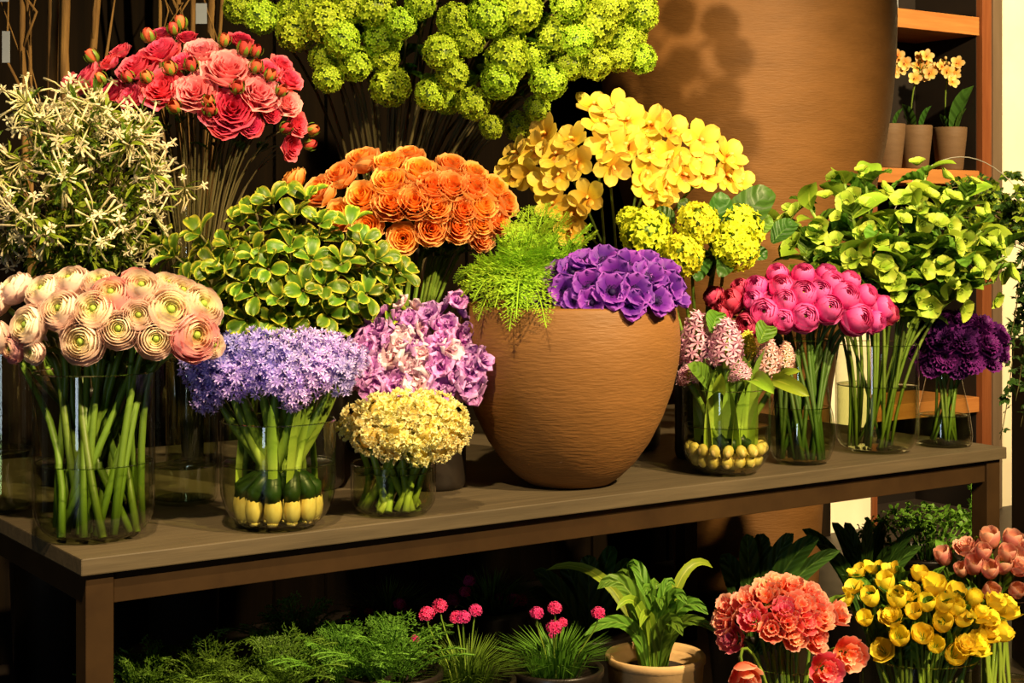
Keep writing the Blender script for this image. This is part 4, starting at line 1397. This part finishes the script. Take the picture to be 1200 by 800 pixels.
# loose little bulbs that fill the bowl
k = 0
bl_pos = []
for ring, (rr, nn, zz) in enumerate(((0.072, 15, 0.034), (0.083, 17, 0.06))):
    for i in range(nn):
        a = 2 * PI * i / nn + ring * 0.2
        bl_pos.append((rr * math.cos(a), rr * math.sin(a), zz, a, ring))
g = G()
ball(g, (0, 0, 0), (0.0135, 0.0125, 0.0155), 9, 6)
bm_ = g.mesh('small_bulb', ['bulb'])
bl_lab = {}
for ring in (0, 1):
    for side in ('front', 'back'):
        sel = sorted([p for p in bl_pos if p[4] == ring and (p[1] < 0) == (side == 'front')], key=lambda p: p[0])
        for q, p in enumerate(sel):
            bl_lab[p[:3]] = 'golden bulb, ' + ORD[q] + ' from left along the ' + side + ' of the ' + ('lower', 'upper')[ring] + ' ring in the hyacinth bowl'
for (x, y, z, a, ring) in bl_pos:
    o = bpy.data.objects.new('flower_bulb', bm_)
    COL.objects.link(o)
    o.location = (VE[0] + x, VE[1] + y, TZ + z)
    o.rotation_euler = (jit(0.4), jit(0.4), a)
    o['label'] = bl_lab[(x, y, z)]
    o['category'] = 'bulb'
    o['group'] = 'bulbs in the hyacinth bowl, ' + ('lower' if ring == 0 else 'upper') + ' ring'

# ------------------------------------------------------------------ K: yellow-edged foliage
Kg = [(205, 300), (235, 275), (265, 315), (285, 265), (300, 345), (320, 240), (340, 290), (355, 340), (375, 262), (400, 310), (425, 285), (455, 335), (250, 350), (385, 370), (320, 375), (300, 300), (430, 345), (345, 255), (220, 330), (470, 320), (270, 290), (285, 330), (315, 315), (330, 350), (365, 305), (380, 335), (405, 350), (440, 305), (360, 235), (300, 250), (250, 310), (410, 265), (340, 385), (290, 375), (190, 285), (455, 365)]
lab = ranks(Kg, ROWS4)
lab = [q.replace(' from left', ' from left') for q in lab]
for i, (H, n, s) in enumerate(dome([(a, b, 1) for a, b in Kg], 335, 330, 165, 125, 3.52, 0.20, 0.5)):
    foot, via = vase_path(VK, 0.06, TZ + 0.02, TZ + 0.30, H)
    r = root('foliage_sprig', 'yellow-edged leafy sprig, ' + lab[i] + ' of the foliage bunch', 'foliage', foot, 'yellow-edged foliage sprigs')
    pts = bez(Vector((0, 0, 0)), via - foot, (H - foot) - n * 0.12, H - foot, 10)
    g = G()
    tube(g, pts, 0.0025, 5)
    child('stem', g.mesh('stem', ['darkstem']), r)
    for wq, f in enumerate((0.66, 0.78, 0.89, 1.0)):
        i0 = min(int(f * 10), 9)
        P = pts[i0].lerp(pts[i0 + 1], f * 10 - i0)
        ax = align(pts[i0 + 1] - pts[i0])
        nl = 4 if wq < 3 else 5
        for q in range(nl):
            an = 2 * PI * q / nl + wq * 0.8 + jit(0.4)
            el = (0.25 if wq < 3 else 0.45) + jit(0.35)
            d = (ax @ Vector((math.cos(an) * math.cos(el), math.sin(an) * math.cos(el), math.sin(el))))
            sz = R.uniform(0.044, 0.066) * (1 - 0.06 * wq)
            child('leaf', LEAF['var'], r, leaf_X(P + d * 0.006, d, sz, jit(0.5), (ax @ Vector((0, 0, 1))) + Vector((jit(0.3), -0.3, 0.2))))

# ------------------------------------------------------------------ U: green hellebore bouquet
Ug = [(930, 275), (950, 245), (985, 300), (1000, 255), (1015, 215), (1040, 270), (1060, 310), (1075, 240), (1100, 280), (1125, 320), (1150, 270), (1165, 330), (1030, 330), (990, 215), (1110, 350), (970, 330), (1135, 230), (1180, 300), (918, 262), (940, 300), (1020, 300), (1085, 205), (1140, 300), (1055, 350), (1100, 245)]
lab = ranks(Ug, ROWS3)
for i, (H, n, s) in enumerate(dome([(a, b, 1) for a, b in Ug], 1050, 310, 150, 130, 4.12, 0.26, 0.35)):
    foot, via = vase_path((VG[0] - 0.02, VG[1]), 0.07, TZ + 0.014, TZ + 0.27, H, 0.8)
    via.x += 0.03
    r = root('hellebore_stem', 'green hellebore stem, ' + lab[i] + ' of the hellebore bouquet', 'flower', foot, 'green hellebore stems')
    pts = bez(Vector((0, 0, 0)), via - foot, (H - foot) - n * 0.16, H - foot, 10)
    g = G()
    tube(g, pts, 0.0042, 6)
    child('stem', g.mesh('stem', ['stem']), r)
    for q in range(13):
        f = 0.55 + 0.45 * q / 12
        P = pts[min(int(f * 10), 10)].lerp(pts[min(int(f * 10) + 1, 10)], f * 10 - int(f * 10))
        an = q * 2.4 + i
        d = Vector((math.cos(an), math.sin(an) * 0.8 - 0.2, 0.2 + jit(0.5)))
        child('leaf', LEAF['lime' if q % 3 == 0 else ('broad' if q % 6 != 1 else 'darkbroad')], r, leaf_X(P, d, R.uniform(0.07, 0.11), jit(0.6)))
    for q in range(3):
        an = q * 2.1 + i
        d = (n + Vector((math.cos(an) * 0.7, -0.15, math.sin(an) * 0.7))).normalized()
        P = H - foot + Vector((math.cos(an) * 0.045, -0.02 + jit(0.02), math.sin(an) * 0.04)) - n * 0.01
        put_bloom(r, R.choice(HELL), Tm(P) @ align(d) @ Rz(R.random() * 6) @ Sm(R.uniform(0.020, 0.036)))

# ------------------------------------------------------------------ L: white jasmine bush
lc = Vector((VL[0], VL[1], TZ))
r = root('jasmine_bush', 'bushy white flowering jasmine with narrow leaves at the upper left', 'plant', lc)
g = G()
lathe(g, [(0.0005, 0), (0.08, 0), (0.105, 0.2), (0.11, 0.2), (0.11, 0.22), (0.1, 0.22), (0.0005, 0.2)], 32)
child('pot', g.mesh('plant_pot', ['darkpot']), r)
LCN = at(92, 215, 3.48)
LR = (0.245, 0.23, 0.225)
g = G()
gl = G()
tips = []
for i in range(70):
    d = (R.choice(fib(200, -0.75)) + Vector((0, -0.35, 0.0))).normalized()
    E = LCN + Vector((d.x * LR[0], d.y * LR[1], d.z * LR[2])) * R.uniform(0.75, 1.05)
    pts = bez(lc + Vector((jit(0.04), jit(0.04), 0.2)), lc + Vector((0, 0, 0.38)), E - d * 0.1 + Vector((0, 0, 0.05)), E, 8)
    tube(g, [p - lc for p in pts], 0.0016, 4)
    tips.append((E, d))
    for q in range(26):
        f = 0.40 + 0.60 * R.random()
        P = pts[min(int(f * 8), 7)].lerp(pts[min(int(f * 8) + 1, 8)], 0.5)
        dd = (d * 0.5 + Vector((jit(1), jit(1) - 0.2, jit(1)))).normalized()
        X = leaf_X(P - lc + dd * 0.01, dd, R.uniform(0.03, 0.055), jit(1.0))
        petal(gl, 1, 0.11, 20, -30, 0, 0, 0, 0.1, 0.3, 0.4, 1.4, 2, 4, edge=True, X=X, fold=0.2, mi=min(R.randrange(3), 1))
child('stems', g.mesh('jasmine_stems', ['darkstem']), r)
child('foliage', gl.mesh('jasmine_foliage', ['leaf', 'limeleaf']), r, kind='stuff')


def jasmine_cluster():
    g = G()
    for q in range(13):
        d = Vector((jit(0.9), jit(0.9), 0.5 + jit(0.5))).normalized()
        L = R.uniform(0.8, 1.6)
        m_ = d * L * 0.5 + Vector((jit(0.1), jit(0.1), 0))
        E = d * L + Vector((0, 0, -0.35))
        tube(g, [(0, 0, 0), m_, E], [0.025, 0.036, 0.06], 4, 0, 0.1, 0.8, True)
        if R.random() < 0.55:
            star(g, E, E - m_, R.uniform(0.24, 0.36), 5, 0.1, 0.36, 0, 0.6, 1.0, R.random() * 6)
    return g.mesh('trumpet_cluster', ['jasmine'])


JC = [jasmine_cluster() for _ in range(4)]
for (E, d) in tips[:64]:
    dd = (d + Vector((jit(0.6), jit(0.4) - 0.3, jit(0.6) - 0.55))).normalized()
    child('flower_cluster', R.choice(JC), r, Tm(E - lc - d * 0.015) @ align(dd) @ Sm(R.uniform(0.040, 0.056)))

# ------------------------------------------------------------------ W: ivy on a hoop, right edge
wc = Vector(((1242 - 600) / F * 4.7, 4.7, 0.98))
st = root('plinth', 'dark square plinth under the ivy pot at the right edge', 'stand', (wc.x, wc.y, 0))
child('post', box_mesh('post', (-0.11, -0.11, 0.0), (0.11, 0.11, 0.98), 'blackwood', 0.004), st)
r = root('ivy_plant', 'ivy trained on a wire hoop trailing down by the cream wall', 'plant', wc)
g = G()
lathe(g, [(0.0005, 0), (0.07, 0), (0.095, 0.16), (0.1, 0.16), (0.1, 0.175), (0.09, 0.175), (0.0005, 0.155)], 32)
child('pot', g.mesh('plant_pot', ['darkpot']), r)
hc = at(1128, 272, 4.55)
g = G()
hpts = [Vector((0, 0, 0.15))] + [hc - wc + Vector((math.cos(a) * 0.215, 0.06 * math.sin(a * 2), math.sin(a) * 0.218)) for a in [PI * (-0.25 + 1.35 * i / 30) for i in range(31)]]
tube(g, hpts, 0.0015, 6)
child('wire_hoop', g.mesh('wire_hoop', ['wire']), r)
g = G()
vines = []
for i in range(34):
    a = R.uniform(-0.3, 3.5)
    rr = R.uniform(0.3, 1.0)
    E = hc + Vector((math.cos(a) * 0.24 * rr + 0.03, jit(0.13), math.sin(a) * 0.20 * rr))
    vines.append(bez(wc + Vector((0, 0, 0.15)), wc + Vector((-0.05, 0, 0.35)), E + Vector((0.04, 0, 0.06)), E, 10))
tr_ends = [(1178, 430, 4.5), (1190, 470, 4.52), (1172, 515, 4.5), (1196, 500, 4.55), (1184, 395, 4.5), (1200, 440, 4.48), (1190, 350, 4.5), (1205, 380, 4.5)]
for (px, py, Y) in tr_ends:
    E = at(px, py, Y)
    vines.append(bez(wc + Vector((-0.03, 0, 0.16)), wc + Vector((-0.16, -0.05, 0.26)), E + Vector((0.05, 0, 0.2)), E, 14))
gl = G()
for v in vines:
    tube(g, [p - wc for p in v], 0.0013, 4)
    k = len(v) - 1
    trailing = v[-1].z < 1.2
    for q in range(26 if not trailing else 22):
        f = R.uniform(0.35, 1.0)
        P = v[min(int(f * k), k - 1)].lerp(v[min(int(f * k) + 1, k)], f * k - int(f * k)) - wc
        dd = Vector((jit(1), jit(1) - 0.4, jit(0.8))).normalized()
        X = leaf_X(P + dd * 0.006, dd, R.uniform(0.018, 0.034), jit(1.2))
        for an in (-0.9, 0, 0.9):
            petal(gl, 1.0 if an == 0 else 0.75, 0.26, 10, -20, 0, 0, an, 0.05, 0.4, 0.35, 1.3, 2, 3, edge=True, X=X, fold=0.1, mi=R.randrange(2) if not trailing else 0)
child('vines', g.mesh('ivy_vines', ['darkstem']), r)
child('foliage', gl.mesh('ivy_foliage', ['darkleaf', 'limeleaf']), r, kind='stuff')

# ------------------------------------------------------------------ cabinet orchids
SZ = 1.585
for i, (u, lb) in enumerate(((4.519, 'left of the three small brown pots in the cabinet, half hidden'), (4.70, 'middle one of the three small brown pots in the cabinet'), (4.94, 'right of the three small brown pots in the cabinet'))):
    pc = tb(u, 2.285, 0)
    pot('small_pot', lb, (pc.x, pc.y), [(0.058, 0), (0.062, 0.01), (0.078, 0.16), (0.08, 0.20)], 'smallclay', 0.006, 0.02, SZ, 'small pots in the cabinet', n=32)
    f0 = Vector((pc.x, pc.y, SZ + 0.18))
    r = root('moth_orchid', ['pale orange moth orchid in the left cabinet pot', 'deep orange moth orchid in the middle cabinet pot', 'orange moth orchid with one large upright leaf in the right cabinet pot'][i], 'plant', f0, 'moth orchids in the cabinet')
    g = G()
    Hs = [[(1044, 72), (1052, 66), (1056, 80), (1048, 84), (1060, 74)], [(1076, 78), (1084, 76), (1082, 90), (1072, 92), (1090, 86), (1078, 68), (1086, 66)], [(1110, 84), (1118, 86), (1116, 96), (1104, 78), (1122, 74), (1098, 80)]][i]
    Yc = pc.y - 0.03
    T0 = at(Hs[0][0] + 4, Hs[0][1] + 4, Yc) - f0
    pts = bez(Vector((-0.02, 0, 0)), Vector((-0.02, 0, 0.15)), T0 + Vector((-0.03, 0, -0.02)), T0, 8)
    tube(g, pts, 0.0045, 5)
    for (px, py) in Hs:
        P = at(px, py, Yc + jit(0.03)) - f0
        tube(g, [pts[-2], (pts[-1] + P) * 0.5, P], 0.002, 4)
    for q in range(7):
        P = T0 + Vector((jit(0.07), jit(0.02), 0.03 + jit(0.05)))
        tube(g, [pts[-1], P], 0.0018, 3)
        ball(g, P, 0.008, 6, 4, 1, 0.5, 1.0)
    child('stem', g.mesh('orchid_stem', ['stem', 'potorchid']), r)
    for (px, py) in Hs:
        P = at(px, py, Yc + jit(0.03)) - f0
        put_bloom(r, PORCH, Tm(P) @ align(Vector((jit(0.5), -1, jit(0.4)))) @ Rz(jit(0.6)) @ Sm(0.036))
    for (ax, sz) in ([(-0.6, 0.10), (0.6, 0.10)] if i == 0 else [(-0.8, 0.13), (0.5, 0.12)] if i == 1 else [(0.35, 0.23), (0.9, 0.12), (-0.9, 0.09)]):
        child('leaf', LEAF['orchidleaf'], r, leaf_X(Vector((0.03 if ax > 0 else -0.02, -0.01, 0)), Vector((ax, -0.35, 0.001)), sz, 0.0))

# ------------------------------------------------------------------ tall branches at the back left
for (px, Y, rr, lb) in ((58, 4.25, 0.11, 'dark tall floor bucket holding branches at far left'), (215, 4.7, 0.12, 'dark tall floor bucket holding branches behind the pink roses')):
    c = ((px - 600) / F * Y, Y)
    pot('floor_bucket', lb, c, [(rr * 0.8, 0), (rr, 0.55), (rr, 0.56)], 'darkpot', 0.006, 0.05, 0.0, cat='bucket', n=32)
brs = [(58, 4.25, 62, 0.017, 'thick ochre brown branch left of the pink roses'), (58, 4.25, 78, 0.015, 'dark reddish brown branch beside the thick ochre one'), (58, 4.25, 22, 0.010, 'thin knotted branch at far left'),
       (58, 4.25, 30, 0.006, 'thinnest twig at far left'), (215, 4.7, 250, 0.016, 'pale brown branch behind the pink roses'), (215, 4.7, 208, 0.011, 'brown branch second from left behind the pink roses'),
       (215, 4.7, 228, 0.009, 'slim brown branch in the middle behind the pink roses'), (215, 4.7, 184, 0.007, 'slim forked twig behind the pink roses'), (58, 4.25, 118, 0.012, 'dark branch leaning right at the upper left'),
       (215, 4.7, 262, 0.007, 'thin twig rightmost behind the pink roses')]
for (bx, Y, tx, rd, lb) in brs:
    fo = Vector(((bx - 600) / F * Y + jit(0.03), Y + jit(0.03), 0.02))
    top = at(tx, 40, Y + jit(0.05))
    top2 = at(tx + R.uniform(-3, 3), -90, Y + jit(0.05))
    r = root('bare_branch', lb, 'branch', fo, 'tall bare branches')
    pts = bez(Vector((0, 0, 0)), (top - fo) * 0.45 + Vector((0, 0, 0.1)), (top - fo) * 0.9, top2 - fo, 14)
    pts = [p + Vector((jit(0.004), jit(0.004), 0)) for p in pts]
    g = G()
    tube(g, pts, [rd * (1.1 - 0.3 * i / 14) * R.uniform(0.92, 1.1) for i in range(15)], 8)
    child('bark_stem', g.mesh('bark_stem', ['bark']), r)
    if rd < 0.013:
        g = G()
        for q in range(3):
            P = pts[9 + q]
            tube(g, [P, P + Vector((jit(0.05), -0.02, 0.10)), P + Vector((jit(0.08), -0.02, 0.26))], [rd * 0.5, rd * 0.4, rd * 0.2], 5)
        child('twig', g.mesh('twig', ['bark']), r)
for (px, py, Y, w, h, lb) in ((7, 55, 4.15, 9, 37, 'small white strip hanging among dark branches at far left'), (236, 16, 4.55, 13, 24, 'small white strip among branches above the pink roses'), (5, -2, 4.15, 10, 8, 'white strip cut by the top left corner')):  # thin pale strips put in for whitish marks among the branches
    P = at(px, py + h / 2, Y)
    o = bpy.data.objects.new('pale_strip', box_mesh('pale_strip', (-w / 2 / F * Y, -0.002, 0), (w / 2 / F * Y, 0.002, h / F * Y), 'paper', 0.0006))
    COL.objects.link(o)
    o.location = P
    o['label'] = lb
    o['category'] = 'tag'

# ------------------------------------------------------------------ below the table
def floor_pot(name, label, px, Y, r, ztop, mat='darkpot', group=None, cat='pot', taper=0.75):
    c = ((px - 600) / F * Y, Y)
    pot(name, label, c, [(r * taper, 0), (r, ztop * 0.96), (r * 1.04, ztop * 0.97), (r * 1.04, ztop)], mat, 0.01, 0.03, 0.0, group, cat, 40)
    return Vector((c[0], c[1], ztop - 0.03))


# fine ferny ground foliage
def ground_foliage():
    g = G()
    for i in range(46):
        a = R.random() * 6.28
        q = R.random() ** 0.6
        E = Vector((math.cos(a) * 0.17 * q, math.sin(a) * 0.17 * q, R.uniform(0.06, 0.135) * (1.1 - 0.5 * q)))
        pts = bez(Vector((E.x * 0.2, E.y * 0.2, 0)), Vector((E.x * 0.3, E.y * 0.3, E.z * 0.9)), Vector((E.x * 0.8, E.y * 0.8, E.z * 1.1)), E, 6)
        fr_ = frond(pts, 0.028, 11, 2)
        g.add(fr_.v, fr_.f, 0, fr_.t)
    return g.mesh('ground_foliage', ['groundfern'])


GF = [ground_foliage() for _ in range(2)]
gp = [(170, 2.92, 'left'), (245, 2.98, 'second from left'), (322, 3.02, 'third from left'), (398, 3.08, 'fourth from left'), (350, 3.35, 'rear'), (458, 3.10, 'rightmost')]
for i, (px, Y, wd) in enumerate(gp):
    P = floor_pot('plant_pot', 'dark pot of low green foliage under the table, ' + wd + ' one', px, Y, 0.10, 0.44 if wd != 'rear' else 0.42, group='pots of low green foliage')
    r = root('foliage_plant', 'low ferny green foliage under the table, ' + wd + ' clump', 'plant', P, 'low green foliage clumps')
    child('foliage', GF[i % 2], r, Rz(R.random() * 6) @ Sm(R.uniform(0.9, 1.1)), kind='stuff')

# sea pinks
spk = [(548, 3.17, [(500, 720, 9), (515, 711, 9), (535, 724, 8), (543, 724, 8), (557, 716, 8), (486, 749, 5)], 'sea pink with bright heads, front left one under the table', 3.15),
       (652, 3.25, [(629, 719, 8), (650, 713, 8), (649, 736, 9), (659, 730, 6), (701, 719, 8), (647, 745, 4)], 'sea pink with bright heads, in front of the tulip leaves', 3.22),
       (455, 3.70, [(446, 720, 8), (451, 730, 7), (472, 716, 9), (468, 708, 7), (417, 716, 6), (432, 717, 5), (405, 725, 5)], 'shaded sea pink at the left under the table', 3.68),
       (575, 3.80, [(531, 704, 8), (550, 681, 7), (545, 694, 7), (602, 704, 9), (610, 704, 8), (570, 708, 6), (585, 700, 5)], 'shaded sea pink in the middle under the table', 3.78)]
for i, (px, Y, heads, lb, Yh) in enumerate(spk):
    zt = 0.405 if i < 2 else 0.40
    P = floor_pot('plant_pot', 'dark pot holding the ' + lb, px, Y, 0.095, zt, group='sea pink pots')
    r = root('sea_pink', lb, 'plant', P, 'sea pinks under the table')
    g = G()
    for q in range(260):
        a = R.random() * 6.28
        t_ = R.random() ** 0.5
        E = Vector((math.cos(a) * 0.15 * t_, math.sin(a) * 0.15 * t_, R.uniform(0.07, 0.125) * (1.15 - 0.45 * t_)))
        B = Vector((E.x * 0.3, E.y * 0.3, 0))
        m_ = (B + E) * 0.5 + Vector((-E.x * 0.12, -E.y * 0.12, 0.02))
        sd = Vector((-math.sin(a), math.cos(a), 0)) * 0.0017
        g.add([B - sd, B + sd, m_ - sd, m_ + sd, E], [(0, 1, 3, 2), (2, 3, 4)], 0, [0, 0, 0.5, 0.5, 1])
    child('grass_tuft', g.mesh('grass_tuft', ['groundfern']), r, kind='stuff')
    for (hx, hy, hr) in heads:
        H = at(hx, hy, Yh + jit(0.05)) - P
        b = Vector((H.x * 0.35, H.y * 0.35, 0.0))
        g = G()
        tube(g, bez(b, b + Vector((0, 0, H.z * 0.5)), H - Vector((jit(0.01), 0, H.z * 0.3)), H, 6), 0.0017, 5)
        fh = child('flower_stalk', g.mesh('flower_stalk', ['palestem']), r)
        child('flower_head', SEAP[0].core, fh, Tm(H) @ align(Vector((jit(0.3), -0.3, 1))) @ Sm(hr / F * Y))

# tulip leaves in the buff pot
P = floor_pot('terracotta_pot', 'buff terracotta pot of tulip leaves below the table', 768, 3.42, 0.105, 0.385, 'terra', taper=0.72)
tips = [(640, 668, 3.55), (735, 668, 3.5), (700, 690, 3.40), (790, 690, 3.45), (805, 708, 3.36), (835, 665, 3.5), (685, 745, 3.3), (830, 720, 3.36), (755, 700, 3.35), (770, 690, 3.5), (722, 715, 3.34), (775, 715, 3.3),
        (800, 745, 3.30), (840, 742, 3.32), (720, 680, 3.5), (750, 735, 3.3)]
r = root('tulip_plant', 'clump of broad tulip leaves growing in the buff pot', 'plant', P)
for i, (px, py, Y) in enumerate(tips):
    E = at(px, py, Y) - P
    g = G()
    pts = bez(Vector((E.x * 0.12, E.y * 0.12, 0)), Vector((E.x * 0.2, E.y * 0.2, E.z * 0.7 + 0.05)), Vector((E.x * 0.65, E.y * 0.65, E.z * 1.1 + 0.03)), E, 10)
    rows, ts = [], []
    for q, pt in enumerate(pts):
        t_ = (pts[min(q + 1, 10)] - pts[max(q - 1, 0)]).normalized()
        sd = t_.cross(Vector((0, -1, 0.5))).normalized()
        up = sd.cross(t_)
        w = (0.012 + 0.008 * ((i * 7) % 5) / 4) * shape(q / 10, 0.6, 0.45, 1.4)
        rows.append([pt - sd * w + up * w * 0.5, pt, pt + sd * w + up * w * 0.5])
        ts += [1, 0, 1]
    grid(g, rows, 0, ts)
    child('leaf', g.mesh('tulip_leaf', ['leaf' if i % 5 else 'limeleaf']), r)

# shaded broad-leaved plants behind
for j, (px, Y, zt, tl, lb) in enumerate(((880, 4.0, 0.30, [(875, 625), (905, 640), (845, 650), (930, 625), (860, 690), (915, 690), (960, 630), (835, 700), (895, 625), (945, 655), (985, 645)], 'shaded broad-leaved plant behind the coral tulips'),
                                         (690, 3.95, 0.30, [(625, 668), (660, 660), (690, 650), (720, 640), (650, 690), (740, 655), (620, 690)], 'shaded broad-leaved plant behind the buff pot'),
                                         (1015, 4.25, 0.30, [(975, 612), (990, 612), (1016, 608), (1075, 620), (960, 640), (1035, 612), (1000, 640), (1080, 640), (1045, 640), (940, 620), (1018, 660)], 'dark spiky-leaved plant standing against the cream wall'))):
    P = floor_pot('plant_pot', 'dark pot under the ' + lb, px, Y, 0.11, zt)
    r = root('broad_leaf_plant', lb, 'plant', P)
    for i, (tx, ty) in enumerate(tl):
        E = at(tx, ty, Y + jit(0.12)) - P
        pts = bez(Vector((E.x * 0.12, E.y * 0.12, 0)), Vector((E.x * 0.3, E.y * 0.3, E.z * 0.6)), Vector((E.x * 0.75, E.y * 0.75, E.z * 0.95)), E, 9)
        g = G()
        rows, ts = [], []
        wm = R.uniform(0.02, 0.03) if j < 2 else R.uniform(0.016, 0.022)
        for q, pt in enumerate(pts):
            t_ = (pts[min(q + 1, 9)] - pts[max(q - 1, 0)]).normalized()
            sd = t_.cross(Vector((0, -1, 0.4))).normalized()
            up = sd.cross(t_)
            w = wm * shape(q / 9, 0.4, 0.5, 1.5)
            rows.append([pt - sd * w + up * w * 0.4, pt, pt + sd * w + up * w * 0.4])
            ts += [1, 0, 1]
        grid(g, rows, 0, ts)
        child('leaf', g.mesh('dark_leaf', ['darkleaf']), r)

# small-leaved plant
P = floor_pot('plant_pot', 'tall dark pot of tiny-leaved greenery right of the spiky plant', 1085, 4.45, 0.15, 0.40)
r = root('tiny_leaf_plant', 'mound of tiny bright green leaves under the right of the table', 'plant', P)
g = G()
for i in range(900):
    a = R.random() * 6.28
    q = R.random() ** 0.5
    B = Vector((math.cos(a) * 0.2 * q, math.sin(a) * 0.15 * q, 0.03 + 0.12 * math.sqrt(1 - q * q * 0.9) * R.uniform(0.5, 1.1)))
    d = Vector((jit(1), jit(1) - 0.3, R.random())).normalized()
    X = leaf_X(B, d, R.uniform(0.012, 0.022), jit(1))
    petal(g, 1, 0.32, 20, -20, 0, 0, 0, 0.2, 0.4, 0.5, 1.8, 2, 3, edge=True, X=X, mi=0)
for i in range(40):
    a = R.random() * 6.28
    q = R.random()
    tube(g, [(math.cos(a) * 0.05 * q, math.sin(a) * 0.05 * q, 0), (math.cos(a) * 0.17 * q, math.sin(a) * 0.13 * q, 0.11)], 0.002, 4)
for i in range(30):
    B = Vector((0.13 + jit(0.012), jit(0.01), 0.1 + 0.15 * i / 30))
    X = leaf_X(B, Vector((jit(1), -0.4, R.random())), R.uniform(0.012, 0.02), jit(1))
    petal(g, 1, 0.32, 20, -20, 0, 0, 0, 0.2, 0.4, 0.5, 1.8, 2, 3, edge=True, X=X, mi=0)
tube(g, [(0.1, 0, 0), (0.13, 0, 0.1), (0.13, 0, 0.25)], 0.002, 4)
child('foliage', g.mesh('tiny_leaves', ['groundfern']), r, kind='stuff')

# tulips
VT1 = ((925 - 600) / F * 3.32, 3.32)
VT2 = ((1078 - 600) / F * 3.45, 3.45)
VT3 = ((1170 - 600) / F * 3.85, 3.85)
glass_vase('glass_vase', 'glass vase on the floor holding the coral tulips', VT1, cyl_prof(0.11, 0.40, 0.09, 0.03), 0.2, z=0.0)
glass_vase('glass_vase', 'glass vase on the floor holding the yellow tulips', VT2, cyl_prof(0.13, 0.38, 0.10, 0.03), 0.2, z=0.0)
glass_vase('glass_vase', 'glass vase on the floor holding the peach pink tulips', VT3, cyl_prof(0.11, 0.42, 0.09, 0.03), 0.2, z=0.0)
CT = [(850, 710, 15), (874, 702, 15), (896, 696, 15), (882, 723, 15), (904, 736, 14), (924, 730, 15), (932, 747, 14), (959, 749, 14), (940, 708, 15), (962, 704, 15), (931, 684, 15), (899, 686, 14),
      (855, 747, 15), (966, 722, 14), (921, 713, 14), (988, 717, 13), (845, 729, 13), (912, 681, 14), (947, 728, 14), (951, 690, 12)]
lab = ranks(CT, ROWS3)
pk = {3, 12, 14, 18}
for i, (H, n, s) in enumerate(dome(CT, 915, 735, 90, 65, 3.36, 0.16, 0.4)):
    foot, via = vase_path(VT1, 0.09, 0.014, 0.40, H)
    flower('coral_tulip', ('pinkish' if i in pk else 'orange') + ' coral ruffled tulip, ' + lab[i] + ' of the coral bunch', 'coral tulips', foot, via, H, n, R.choice(CORALP if i in pk else CORAL), s * 1.2, 0.0035, 'palestem',
           [('tulip', 0.75, 0.13)] if i % 2 else [('darktulip', 0.7, 0.13)])
for (px, py, rr, Y, kk, lb) in ((875, 798, 20, 3.1, 0, 'drooping coral orange tulip at the bottom edge, lowest of the coral ones'), (997, 767, 20, 3.18, 0, 'large coral red tulip hanging below the yellow tulips'),
                                (970, 786, 20, 3.15, 1, 'large pink ruffled tulip at the bottom edge')):
    H = at(px, py, Y)
    foot, via = vase_path(VT1, 0.09, 0.014, 0.42, H)
    flower('coral_tulip', lb, 'coral tulips', foot, via + Vector((0, 0, 0.08)), H, (0.1, -0.85, 0.1 if kk or px > 900 else -0.5), (CORALP if kk else CORAL)[0], rr / F * Y * 1.05, 0.0035, 'palestem')
YT = [(1002, 663, 15, 1), (1023, 657, 15, 1), (1042, 660, 14, 1), (997, 681, 15, 1), (1037, 679, 15, 0), (1019, 697, 15, 0), (1051, 698, 16, 0), (1095, 681, 18, 0), (1122, 690, 15, 0), (1107, 705, 15, 0),
      (1105, 727, 16, 0), (1081, 741, 16, 0), (1054, 744, 16, 0), (1031, 758, 18, 1), (1013, 722, 13, 0), (1130, 722, 14, 0), (1162, 720, 14, 0), (1178, 738, 16, 0), (1149, 752, 16, 0), (1121, 766, 17, 0),
      (1133, 754, 14, 0), (1184, 707, 17, 0), (1143, 698, 13, 0), (988, 698, 13, 1), (1070, 714, 13, 0), (1162, 739, 14, 0), (1066, 690, 13, 0), (1086, 704, 14, 0), (1044, 720, 14, 0), (1097, 754, 14, 0), (1150, 716, 13, 0), (1168, 701, 13, 0), (1121, 709, 14, 0), (1078, 668, 13, 0)]
lab = ranks(YT, ROWS4)
for i, (H, n, s) in enumerate(dome(YT, 1085, 735, 115, 90, 3.54, 0.20, 0.5)):
    foot, via = vase_path(VT2, 0.11, 0.014, 0.38, H)
    o_ = YT[i][3]
    d = (n + Vector((jit(0.3), 0, 0.5))).normalized()
    flower('yellow_tulip', ('wide open' if o_ else 'closed') + ' yellow tulip, ' + lab[i] + ' of the yellow bunch', 'yellow tulips', foot, via, H, d, R.choice(YOPEN if o_ else YTUL), s * 1.03, 0.0035, 'palestem',
           [('tulip', 0.7, 0.15), ('darktulip', 0.85, 0.11)] if i % 2 else [('darktulip', 0.8, 0.12), ('tulip', 0.88, 0.10)])
PT = [(1105, 649, 15), (1132, 637, 16), (1160, 628, 17), (1152, 645, 14), (1141, 660, 16), (1160, 666, 15), (1176, 660, 15), (1187, 629, 16), (1181, 646, 15), (1197, 660, 16), (1126, 666, 12), (1162, 692, 15), (1192, 691, 14), (1205, 640, 16)]
lab = ranks(PT, ROWS3)
for i, (H, n, s) in enumerate(dome(PT, 1165, 675, 75, 65, 3.92, 0.16, 0.5)):
    foot, via = vase_path(VT3, 0.09, 0.014, 0.42, H)
    d = (n + Vector((jit(0.3), 0, 0.6))).normalized()
    flower('peach_tulip', 'peach pink tulip, ' + lab[i] + ' of the pink tulip bunch', 'peach pink tulips', foot, via, H, d, R.choice(PTUL), s * 0.98, 0.0035, 'palestem', [('tulip', 0.75, 0.14)])
